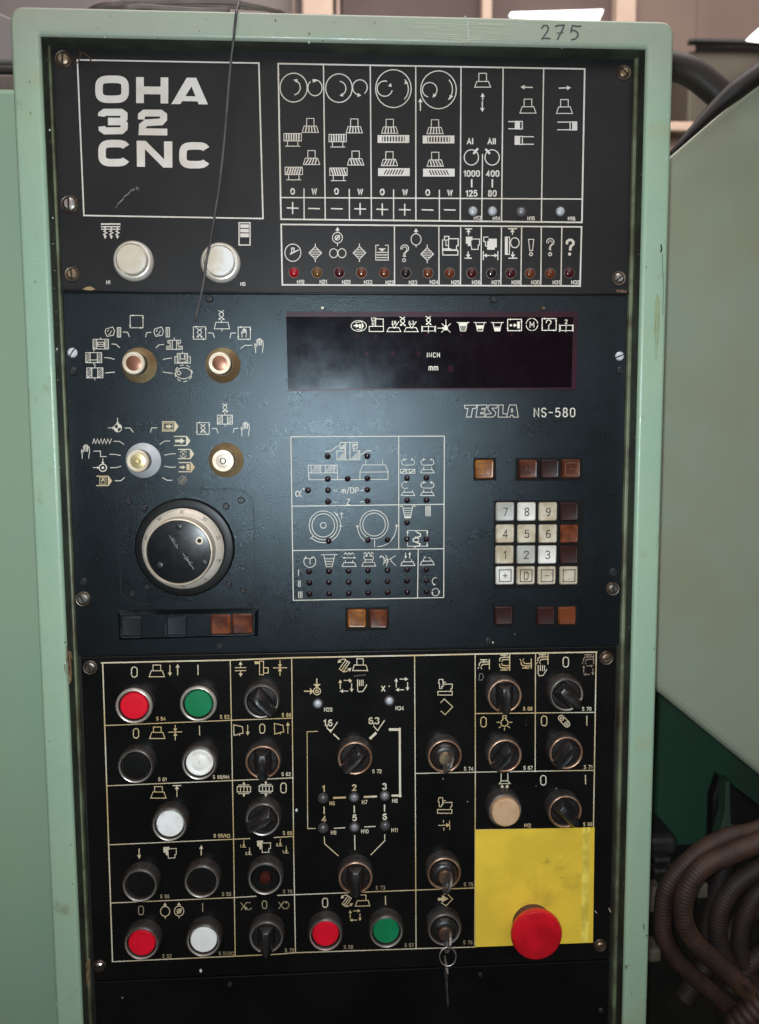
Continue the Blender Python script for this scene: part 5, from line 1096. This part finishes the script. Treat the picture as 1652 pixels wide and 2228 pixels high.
# lamp diagram
q = [d('B15',171,371),d('B15',1093,367),d('B22',1089,285),d('B22',186,302)]
p = PM('D', 1.7).l(q, 1.7, True); p.l([d('B15',819,369),d('B15',819,1044)]).l([d('B15',180,788),d('B15',1091,776)]).l([d('B15',185,1054),d('B15',1090,1043)]).l([d('B15',936,1047),d('B22',932,288)]); p.done('ruled_frame')
p = PM('B15', 3.6); p.l([(467,405),(570,404),(570,440),(547,440),(547,455),(586,455),(586,509),(448,510),(448,456),(498,456),(498,441),(467,441)], None, True)
for x in (500, 526): p.l([(x,405),(x,509)])
for k in range(5): p.l([(470+k*5,438),(496,412+k*5)], 2.2).l([(540,438-k*6),(566,412+k*2)], 2.2)
for k in range(6): p.l([(452+k*8,506),(496,462+k*7)], 2.2).l([(530+k*8,506),(582,456+k*8)], 2.2)
p.l([(378,457),(412,456),(446,430),(462,424)]).l([(654,454),(625,455),(592,480)]).done('workpiece_symbol')
p = PM('B15', 3.6); p.r(276, 542, 450, 588).l([(292,542),(292,588)]).l([(350,542),(350,588)]).l([(378,542),(378,588)]).l([(434,542),(434,588)]).l([(278,588),(280,629),(755,627),(754,582)]).l([(451,588),(451,626)]).l([(586,584),(586,626)])
for k in range(6): p.l([(296+k*9,584),(316+k*6,546)], 2.2).l([(380+k*9,584),(400+k*6,546)], 2.2)
p.l([(603,540),(738,539),(757,582),(585,584)], None, True).l([(620,516),(620,540)]).l([(722,514),(722,539)]).done('workpiece_symbol')
p = PM('B15', 4.4); p.t('m/DP', 527, 693, 33, 4.4, 1.8).l([(425,696),(449,696)], 3.4).l([(588,693),(610,692)], 3.4).done('lettering'); p = PM('B15', 4.4); p.t('Z', 516, 762, 34, 4.4).l([(425,764),(449,764)], 3.4).l([(588,762),(610,761)], 3.4).done('lettering')
p = PM('B15', 4.4); p.t('a', 216, 705, 50, 5, sx=1.05).t('o', 248, 700, 46, 3.4).done('lettering')
for x in (875, 991):
    for k, y in enumerate((522, 660)):
        if not (x == 875 and k == 1):
            p = PM('B15', 3.4); p.c(x-22, y+2, 17, 90, 270).c(x+22, y+2, 17, 90, -90).l([(x-22,y+19),(x+22,y+19)]).l([(x-22,y-15),(x-8,y-15)]).head(x-24, y-18, -.4, -1, 14, 6).head(x+24, y-18, .4, -1, 14, 6)
        else: p = PM('B15', 3.4); p.c(x-18, y+2, 20, 60, 300).l([(x-12,y+20),(x,y+20)]).head(x-6, y-18, 1, .4, 14, 6)
        if x == 875 and k == 0: hatchbox(p, 830, 566, 916, 590, 34, 2)
        else: yy = 588 if k == 0 else 724; p.l([(x-30,yy-20),(x+30,yy-20),(x+41,yy),(x-41,yy)], None, True).l([(x-22,yy-34),(x-22,yy-20)]).l([(x+26,yy-34),(x+26,yy-20)])
        p.done('spindle_symbol')
p = PM('B15', 3.8); p.c(366, 903, 85, ry=87).c(366, 903, 68, ry=70).c(366, 903, 17).c(366, 903, 104, 50, -130, ry=104).head(443, 835, -.8, -.8, 16, 7).l([(288,984),(304,968)]).l([(462,908),(480,908)]).t('T', 476, 846, 32, 3.6).done('dial_symbol')
p = PM('B15', 3.8); p.c(671, 898, 85, ry=86).c(671, 898, 68, ry=69).c(690, 912, 118, 176, 235, ry=110).c(694, 905, 112, 0, -92, ry=126).l([(562,908),(578,908)]).l([(800,902),(816,902)]).l([(674,990),(674,1033)]).head(570, 906, 0, -1, 14, 6).head(806, 902, 0, -1, 14, 6).done('dial_symbol')
p = PM('B15', 3.6); p.l([(826,788),(842,788),(856,858),(890,858),(903,787),(920,787)]).f([(857,848),(889,848),(887,860),(859,860)]); [p.l([(846+k*3,y),(900-k*3,y)]) for k, y in enumerate((800,814,828,840))]; p.done('bucket_symbol')
p = PM('B15', 6); [p.l([(x,787),(x,846)]) for x in (983,995,1007)]; p.done('three_bars_symbol')
p = PM('B15', 3.6); p.r(872, 934, 990, 1028).l([(928,944),(950,956),(950,968),(906,984),(906,998),(948,1014),(946,1022),(912,1034)], 6).l([(916,934),(940,950)]).l([(918,972),(940,984)], 5).l([(924,1004),(940,996)], 5).head(872, 940, 0, -1, 14, 7).head(990, 938, 0, -1, 14, 7).head(990, 1028, 0, 1, 14, 7).done('thread_symbol')
p = PM('B22', 3.6); p.c(285, 68, 36, 130, 410).head(304, 46, 1, .3, 14, 6).head(262, 46, -.6, -.8, 12, 6).t('T', 286, 68, 34, 3.6).done('timer_symbol')
p = PM('B22', 3.6); p.l([(352,28),(368,28),(384,100),(420,100),(435,27),(452,27)]).l([(352,28),(452,27)]).l([(374,52),(430,52)]).l([(379,68),(426,68)]).l([(382,84),(423,84)]).done('bucket_symbol')
def foot(p, x, y, zig=True):
    p.l([(x-32,y-22),(x+32,y-23),(x+42,y),(x-42,y+1)], None, True).l([(x-22,y-36),(x-22,y-23)]).l([(x+22,y-36),(x+22,y-23)])
    return p
p = PM('B22', 3.4); foot(p, 521, 98); p.l([(490,26),(500,16),(510,28),(520,16),(530,28),(540,16),(551,26)]).l([(488,47),(556,46)]).head(486,47,-1,0,14,6).head(558,46,1,0,14,6).done('spindle_symbol')
p = PM('B22', 3.4); foot(p, 639, 96); p.l([(608,24),(618,14),(628,26),(638,14),(648,26),(658,14),(669,24)]).c(622, 46, 12, 90, 270).c(656, 46, 12, 90, -90).l([(622,58),(656,58)]).head(630,34,1,0,14,6).head(648,34,-1,0,14,6).done('spindle_symbol')
p = PM('B22', 3.4); p.c(690, 66, 42, 50, -30).c(690, 66, 62, 35, -28).l([(738,62),(770,52),(800,34)]).l([(770,52),(776,70),(800,92)]).l([(724,40),(760,70)]).l([(712,36),(706,44)]).head(712,36,.4,-1,14,6).l([(745,60),(730,70),(748,78)]).done('tool_path_symbol')
p = PM('B22', 3.4); foot(p, 873, 93).ar(860,16,860,46,14,7).ar(885,50,885,18,14,7).done('spindle_symbol')
p = PM('B22', 3.4); foot(p, 990, 89); p.l([(972,44),(982,44)]).l([(977,39),(977,49)]).l([(998,46),(1008,46)]).done('spindle_symbol')
p = PM('B22', 4); p.l([(217,118),(217,154)]).done('one_bar_symbol'); p = PM('B22', 4); p.l([(217,184),(217,221)]).l([(227,184),(227,221)]).done('two_bars_symbol'); p = PM('B22', 4); [p.l([(x,250),(x,287)]) for x in (218,228,238)]; p.done('three_bars_symbol')
p = PM('B22', 3.6); p.c(1042, 188, 22, 80, 250).head(1036,208,1,.3,14,6).done('turn_symbol'); p = PM('B22', 3.6); p.c(1040, 253, 22, 40, 160).c(1040, 253, 22, 200, 375).head(1062,246,.1,-1,14,6).head(1020,260,-.2,1,14,6).done('turn_symbol')

# ------------------------------------------------------------------ gold print on the lower panel
def PL(r, w=4.8): return Pen(r, w, HL, PRINT_L, lp)
tb = PL('D', 2.0)
tb.l([d('A26',610,77),d('A26',1384,60),d('B26',180,46),d('B26',915,32),d('B26',1278,24),d('C26',676,12)], 3.0).l([d('A26',618,76),d('A32',677,826)], 2.6).l([d('C26',673,12),d('C26',656,1072)], 2.4)
tb.l([d('A32',677,826),d('A32',1652,782),d('B32',200,772),d('B32',918,748),d('B32',1275,738)], 2.2)
tb.l([d('A26',1384,60),d('A26',1404,1136),d('A32',1414,792)]).l([d('B26',176,46),d('B26',188,1190),d('B32',199,772)]).l([d('B26',914,32),d('B26',918,740),d('B32',923,748)]).l([d('B26',1278,24),d('B26',1279,735),d('B32',1275,738)]).l([d('C26',308,22),d('C26',306,730)])
tb.l([d('A26',632,453),d('A26',1388,421),d('B26',180,408)]).l([d('A26',640,815),d('A26',1395,783),d('B26',186,767)]).l([d('A32',652,124),d('A32',1404,90),d('A32',1502,86)]).l([d('B32',70,80),d('B32',186,73)])
tb.l([d('A32',664,474),d('A32',1408,441),d('A32',1540,433)]).l([d('B32',90,428),d('B32',923,396),d('B32',1272,383)]).l([d('B26',918,741),d('B26',1279,733),d('C26',662,722)]).l([d('B26',1280,381),d('C26',664,374)]).l([d('B26',1281,1079),d('C26',660,1070)])
tb.done('ruled_boxes')
PRINT_W = mat('worn_gold_print', (0.34, 0.27, 0.17), 0.65, var=(0.20, 0.13, 0.06), vscale=18, vamt=0.8)
def lettr(r_, *items, h=19, w=4):
    for tx, x, y in items: Pen(r_, w, HL, PRINT_W if r_[1:] == '32' else PRINT_L, lp).t(tx, x, y, h, w, 1.8).done('lettering')
lettr('A26', ('S 54',968,412), ('S 53',1350,401), ('S 61',977,776), ('S 60/H4',1330,762), ('S 59/H3',1334,1115)); lettr('A32', ('S 56',991,434), ('S 55',1362,420), ('S 52',1004,792), ('S 51/H2',1362,776))
lettr('B26', ('S 66',145,389), ('S 62',143,745), ('S 65',151,1099), ('S 72',688,728), ('S 74',1239,713), ('S 68',1594,352), ('S 67',1596,707), ('H12',1593,1053)); lettr('C26', ('S 70',616,353), ('S 71',624,702), ('S 69',622,1046))
lettr('B32', ('S 78',152,405), ('S 79',163,757), ('S 73',709,382), ('S 75',1238,362), ('S 76',1234,710), ('S 58',517,738), ('S 57',882,727))
lettr('B26', ('H29',396,357), ('H34',825,349), ('H6',419,920), ('H7',614,913), ('H8',796,905), ('H9',428,1096), ('H10',615,1088), ('H11',794,1081), h=21)
for r_, x, y, h_ in (('A26',808,132,60),('A26',818,500,56),('A32',848,518,52),('A32',1590,484,46),('B26',1328,432,58),('B26',127,828,58),('C26',490,72,58),('C26',360,425,58),('C26',355,782,56),('B32',377,472,54),('A26',1576,472,54)): Pen(r_, 6, HL, PRINT_W if (r_ in ('A32','B32') and x != 377) else PRINT_L, lp).t('0', x, y, h_, 6, sx=1.06).done('zero_sign')
for r_, x, y0, y1 in (('A26',1190,90,148),('A26',1199,456,510),('A32',1218,476,524),('B26',1582,398,454),('C26',250,398,454),('C26',616,396,452),('C26',608,752,806),('B32',739,432,482)): Pen(r_, 6, HL, PRINT_W if r_ == 'A32' else PRINT_L, lp).l([(x,y0),(x+1,y1)]).done('one_sign')
def PLm(r_, cx, y0, ym, y1, k=.92): p = PL(r_, 5); return machine(p, cx, y0, ym, y1, 25*k, 36*k, 50*k)
p = PLm('A26', 943, 90, 124, 160); p.done('machine_symbol'); p = PL('A26', 6); p.ar(1022, 92, 1022, 148, 22, 12).done('arrow_symbol'); p = PL('A26', 6); p.ar(1068, 150, 1068, 92, 22, 12).done('arrow_symbol')
p = PLm('A26', 946, 462, 494, 531); p.done('machine_symbol'); p = PL('A26', 5); p.l([(1014,493),(1094,491)], 5).ar(1054, 450, 1054, 482, 20, 12).ar(1054, 540, 1054, 502, 20, 12).done('clamp_symbol')
p = PLm('A26', 953, 820, 852, 889); p.done('machine_symbol'); p = PL('A26', 5); p.l([(1040,814),(1088,813)], 6).ar(1064, 880, 1064, 822, 22, 13).done('raise_symbol')
p = PL('A32', 5); p.ar(837, 148, 837, 200, 24, 12, 6).done('arrow_symbol'); p = PL('A32', 5); p.ar(1210, 186, 1210, 134, 24, 12, 6).done('arrow_symbol')
p = PL('A32', 4.4); p.f([(982,138),(1018,136),(1018,152),(1010,156),(1010,186),(998,187),(996,172),(984,172)]).l([(1010,148),(1060,146),(1060,182),(1052,182),(1052,202),(1012,204)], None, True).done('tool_slide_symbol')
p = PL('A32', 4.4); p.f([(1544,100),(1580,98),(1580,114),(1572,118),(1572,150),(1560,151),(1558,134),(1546,134)]).l([(1574,114),(1626,112),(1626,146),(1616,146),(1616,168),(1576,170)], None, True).done('tool_slide_symbol')
for r_, x, y, a in (('A32',1466,120,'1'),('A32',1500,164,'2'),('B32',108,112,'2'),('B32',144,155,'1')):
    p = PL(r_, 4); p.ar(x, y-22, x, y+12, 16, 8).l([(x-12,y+18),(x+12,y+18)]).t(a, x-20, y+12, 14, 3.4).done('lower_symbol')
p = PL('A32', 5); p.c(993, 524, 28, ry=30).ar(992, 494, 992, 478, 18, 11).l([(994,554),(994,566)]).done('pump_symbol'); p = PL('A32', 5); p.c(1077, 522, 28, ry=30).ar(1076, 492, 1076, 476, 18, 11).l([(1077,552),(1077,564)]).l([(1066,536),(1090,508)], 8).c(1077, 522, 12).done('pump_symbol')
p = PL('A26', 5); p.l([(1414,106),(1478,105)], 5).l([(1414,124),(1478,123)], 5).ar(1446,104,1446,76,20,12).ar(1447,124,1447,152,20,12).done('unclamp_symbol')
p = PL('A26', 5); p.r(1560, 66, 1584, 148).r(1584, 106, 1612, 138).fr(1530, 68, 1560, 84).done('tailstock_symbol')
p = PL('B26', 5); p.l([(66,107),(147,106)], 5).ar(106,62,106,98,20,12).ar(106,152,106,114,20,12).done('clamp_symbol')
def door(p, x, y): return p.l([(x,y),(x+52,y+12),(x+56,y+52),(x+36,y+54),(x+36,y+64)]).l([(x,y),(x+2,y+64),(x+36,y+56)])
p = PL('A26', 5); door(p, 1405, 448); p.ar(1489, 450, 1489, 504, 22, 12).done('door_symbol'); p = PL('B26', 5); door(p, 72, 440); p.ar(153, 500, 153, 440, 22, 12).done('door_symbol')
def chain(p, x, y, out):
    p.r(x-40, y-16, x+40, y+16, 5)
    for k in (-20, 0, 20): p.l([(x+k,y-16),(x+k,y+16)], 5)
    p.l([(x-32,y-25),(x+32,y-26)]).l([(x-32,y+26),(x+32,y+25)])
    if out: p.ar(x,y-26,x,y-40,16,9).ar(x,y+26,x,y+40,16,9)
    else: p.ar(x,y-46,x,y-30,16,9).ar(x,y+46,x,y+30,16,9)
    return p
p = PL('A26', 4.4); chain(p, 1466, 836, True).done('conveyor_symbol'); p = PL('A26', 4.4); chain(p, 1598, 832, False).done('conveyor_symbol')
p = PL('A32', 4.6); p.m = PRINT_W; p.c(1492, 492, 22, 60, 330).l([(1448,472),(1478,514)]).l([(1480,472),(1450,514)]).head(1476,508,-.6,.8,18,10).done('coolant_symbol'); p = PL('B32', 4.6); p.m = PRINT_W; p.c(138, 486, 22, 130, 440).l([(98,468),(128,508)]).l([(132,464),(98,508)]).head(146,466,.8,-.6,18,10).done('coolant_symbol')
# tool and workpiece pictures above the finish switch
def turn(p, x, y, s_=1.0):
    p.l([(x-30*s_,y+22*s_),(x+8*s_,y-32*s_),(x+32*s_,y-18*s_),(x-6*s_,y+38*s_)], None, True).l([(x-16*s_,y+28*s_),(x+20*s_,y-24*s_)]).c(x-2*s_, y, 38*s_, 150, 75).head(x-34*s_, y-20*s_, -.8, .7, 22*s_, 12*s_).c(x, y, 38*s_, -30, -105).head(x+36*s_, y+20*s_, .8, -.7, 22*s_, 12*s_); return p
p = PL('B26', 5.2); turn(p, 492, 92); p.done('turning_symbol'); p = PL('B26', 5.2); machine(p, 587, 52, 90, 123, 19, 36, 45).done('machine_symbol')
p = PL('B32', 5); turn(p, 506, 460, .9); p.done('turning_symbol'); p = PL('B32', 5); p.l([(592,426),(622,425),(622,458)]).l([(570,460),(636,458),(645,490),(558,493)], None, True).done('machine_symbol')
p = PL('B26', 5); p.c(328, 247, 21, w=6).c(328, 247, 8, w=6).l([(327,172),(327,205)], 7).f([(305,204),(350,204),(328,226)]).l([(252,247),(288,247)], 7).f([(286,226),(286,268),(306,248)]).done('reference_point_symbol')
def cyc(p, x, y, s_=1.0, lw=5):
    return p.ar(x-34*s_,y+16*s_,x-34*s_,y-32*s_,20*s_,11*s_,lw).ar(x-12*s_,y-34*s_,x+30*s_,y-34*s_,20*s_,11*s_,lw).ar(x+34*s_,y-14*s_,x+34*s_,y+28*s_,20*s_,11*s_,lw).ar(x+12*s_,y+30*s_,x-30*s_,y+30*s_,20*s_,11*s_,lw)
p = PL('B26', 5); cyc(p, 502, 216); p.disc(528, 190, 5).done('cycle_symbol'); p = PL('B26', 5); cyc(p, 838, 208); p.t('x', 726, 224, 44, 6.5).disc(762, 216, 4).done('cycle_symbol'); p = PL('B32', 4.6); cyc(p, 557, 550, .86).done('cycle_symbol')
p = PL('B26', 5.5); [p.l([(x,180),(x,214)], 5.5) for x in (572,583,594,605)]; p.l([(571,178),(572,240),(578,250),(604,248),(624,216),(626,208)], 5.5).done('hand_symbol')
PL('B26', 6.5).t('1,6', 394, 437, 35, 7, 1.2, 1.1).done('lettering'); PL('B26', 6.5).t('6,3', 670, 424, 35, 7, 1.2, 1.1).done('lettering')
p = PL('B26', 6); p.l([(388,466),(410,492),(450,434)]).f([(390,474),(418,476),(410,494)]).l([(428,505),(460,534)], 8).done('surface_finish_symbol'); p = PL('B26', 6); p.l([(668,456),(692,484),(733,423)]).l([(648,530),(681,499)], 15).done('surface_finish_symbol')
p = PL('B26', 4.6); p.l([(332,488),(269,490),(272,1072),(318,1071)]).done('bracket_line'); p = PL('B26', 13); p.l([(764,477),(825,477)], 15).l([(825,470),(827,880)], 12).l([(780,874),(832,873)], 12).done('bracket_line')
for a in ([(428,888),(498,885)],[(612,882),(685,879)]): PL('B26', 11).l(a).done('link_line')
for a in ([(371,942),(371,982)],[(552,936),(552,976)],[(734,930),(734,968)]): PL('B26', 8).l(a).done('link_line')
for a in ([(430,1070),(496,1067)],[(614,1062),(678,1059)]): PL('B26', 6).l(a).done('link_line')
for i, (x, y) in enumerate(((368,832),(552,826),(733,819),(370,1014),(554,1007),(735,1000))): PL('B26', 8).t(str(i+1), x, y, 32, 8, sx=1.1).done('lettering')
PL('B32', 6).l([(372,76),(374,118),(456,190)]).done('link_line'); PL('B32', 6).l([(554,68),(556,154)]).done('link_line'); PL('B32', 6).l([(735,62),(735,100),(652,184)]).done('link_line')
def lathe_sym(p, x, y):
    p.r(x-42, y+26, x+44, y+48, 5).l([(x-12,y-16),(x+44,y-18),(x+44,y+8),(x+36,y+10),(x+36,y+26)]).l([(x-34,y-46),(x-12,y-46),(x-10,y-4),(x-18,y-4),(x-18,y+8),(x-32,y+8),(x-32,y-20),(x-38,y-22)], None, True).l([(x-10,y-28),(x+6,y-28)]); return p
p = PL('B26', 4.8); lathe_sym(p, 1096, 222).done('lathe_symbol'); p = PL('B26', 4.8); lathe_sym(p, 1094, 932).done('lathe_symbol')
p = PL('B26', 5); p.l([(1070,316),(1092,294),(1143,340),(1098,388),(1072,366)]).done('diamond_symbol'); p = PL('B26', 5); p.ar(1058,1053,1118,1051,22,13).l([(1124,1026),(1125,1078)]).l([(1088,1022),(1088,1036)]).l([(1090,1068),(1090,1082)]).done('limit_symbol')
p = PL('B32', 5); p.l([(1055,452),(1092,449)], 17).head(1102,448,1,0,40,22).l([(1090,424),(1108,416),(1142,450),(1104,490),(1074,472)], 5).done('feed_symbol')
def tap(p, x, y, up=1, s_=1.0, drip=True):
    p.l([(x-20,y-24*up),(x+20,y-24*up)], 6).l([(x,y-24*up),(x,y-10*up)], 6).l([(x+30,y-12*up),(x-18,y-10*up),(x-26,y-2*up),(x-28,y+12*up)], 6).l([(x+30,y+2*up),(x-8,y+4*up),(x-14,y+14*up)], 6).l([(x+33,y-26*up),(x+33,y+32*up)], 6)
    if drip: p.l([(x-30,y+20*up),(x-36,y+30*up)], 4).l([(x-20,y+20*up),(x-12,y+32*up)], 4)
    return p
p = PL('B26', 5); tap(p, 1330, 82).done('tap_symbol'); p = PL('B26', 5); tap(p, 1452, 54, 1, 1, False); tap(p, 1452, 96, -1, 1, False).done('double_tap_symbol'); p = PL('B26', 5); tap(p, 1582, 84, -1).done('tap_symbol')
p = PL('C26', 5); tap(p, 350, 52).done('tap_symbol'); p = PL('C26', 5); [p.l([(x,92),(x,124)], 5) for x in (324,337,350,362)]; p.l([(323,92),(324,142),(332,155),(354,152),(376,116)], 5).done('hand_symbol')
p = PL('C26', 5); p.m = PRINT_F; tap(p, 624, 52).done('tap_symbol'); p = PL('C26', 5); p.m = PRINT_F; cyc(p, 625, 122, .8).done('cycle_symbol')
def bulb(p, x, y):
    p.c(x, y+8, 21, 115, 425, w=6).l([(x-10,y-8),(x-10,y-34),(x+10,y-34),(x+10,y-8)], 6).l([(x-10,y-20),(x+10,y-20)], 5)
    for a in (0, 180, 225, 270, 315): p.l([(x+30*cos(radians(a)), y+6-32*sin(radians(a))), (x+46*cos(radians(a)), y+6-46*sin(radians(a)))], 5)
    return p
p = PL('B26', 5); bulb(p, 1454, 428).done('bulb_symbol')
p = PL('C26', 5.5); p.l([(452,420),(486,458)], 5).l([(474,398),(512,434)], 5).c(462,408,16).c(498,446,16).c(462,408,6).c(498,446,6).done('chain_symbol')
p = PL('B26', 5.5); p.l([(1434,742),(1434,784)]).l([(1474,741),(1474,783)]).l([(1434,786),(1474,785),(1488,801),(1422,803)], None, True).ar(1440, 834, 1440, 814, 18, 12).ar(1470, 833, 1470, 813, 18, 12).done('lift_symbol')
p = Pen('B26', 3, HL, SCRATCH, lp); p.l([(1300,182),(1305,140),(1322,142),(1328,162),(1320,180),(1298,180)]).done('scratched_letter', 'letter D scratched by hand'); p = Pen('B26', 3, HL, SCRATCH, lp); p.l([(552,157),(620,148)], 2.5).done('scratch_mark')
SPEC = mat('paint_speck', (0.55, 0.58, 0.58), 0.5)
for r_, x, y, a in (('B26',205,961,10),('A32',1207,880,11),('A32',737,1042,6),('B26',1085,773,5),('B26',1232,910,5),('C26',310,816,5),('C26',433,832,5),('B26',1641,816,4)):
    p = Pen(r_, 3, HL, SPEC if a > 9 else SCRATCH, lp); p.disc(x, y, a*.75, a).done('paint_speck')
for r_, x, y, a in (('C22',183,506,4),('C22',52,555,7),('B22',1516,505,4)):
    p = Pen(r_, 3, HM, SPEC if a < 5 else mat('cream_chip', (0.5,0.4,0.27), 0.6), mp); p.disc(x, y, a*.7, a).done('paint_speck')
for a, b in (((665,520),(675,534)),((748,505),(760,528))): p = Pen('C32', 5, HL, mat('cream_chip', (0.5,0.4,0.27), 0.6), lp); p.l([a, b], 5).done('paint_chip')

# ------------------------------------------------------------------ loose wires
hang = [U(519,-60,-0.02), U(520,0,0.0), U(515,24,HF+.002), U(511,60,HF+.0030), U(508,92,HF+.0030), U(503,130,.020), U(497,200,.017), U(489,300,.015), U(478,400,.013), U(467,470,.012), U(457,530,.013), U(449,570,.014), U(444,610,.010), U(437,645,.006), U(429,680,.003), U(425,700,.002)]
o = tube('hanging_wire', hang, 0.0011, WIRE, None, 0.004, 8); tag(o, 'thin dark wire hanging over the front of the cabinet past the white lamp button', 'wire')
zr = U(400, 19, 0).z
for k, (pts, rad, m, lab) in enumerate((
    ([(185,30,-.05),(215,14,-.02),(255,8,-.015),(330,5,-.01),(420,4,-.01),(500,5,-.012),(560,14,-.02),(600,24,-.05)], .0024, CABLE, 'brown cable loop on the cabinet roof, uppermost of the coil'),
    ([(200,26,-.06),(260,16,-.03),(330,12,-.02),(420,11,-.02),(510,14,-.025),(585,20,-.04),(615,28,-.08)], .0022, CABLE, 'brown cable loop on the cabinet roof, lower of the coil'),
    ([(270,18,.0),(310,14,.0),(360,18,.0),(430,22,-.005),(500,22,-.01)], .0020, CABLE, 'short cable strand lying against the front edge of the cabinet roof'))):
    o = tube('roof_cable', [U(*q) for q in pts], rad, m, None, .004, 8); tag(o, lab, 'cable', 'cables on the cabinet roof')
o = slab('cable_plug', [(255,-30),(330,-40),(318,6),(262,14)], -0.03, 0.02, RUBBER); tag(o, 'black plug lying with the cables on the cabinet roof', 'plug')
o = tube('bent_wire', [P('A0',430,380,.004), P('A0',470,375,.005), P('A0',485,305,.006), P('A0',468,300,.010), P('A0',500,318,.013), P('A0',540,345,.013), P('A0',548,388,.010)], .0006, WIRE_R, None, .002, 6)
tag(o, 'short bent rusty wire caught behind the top left screw', 'wire')
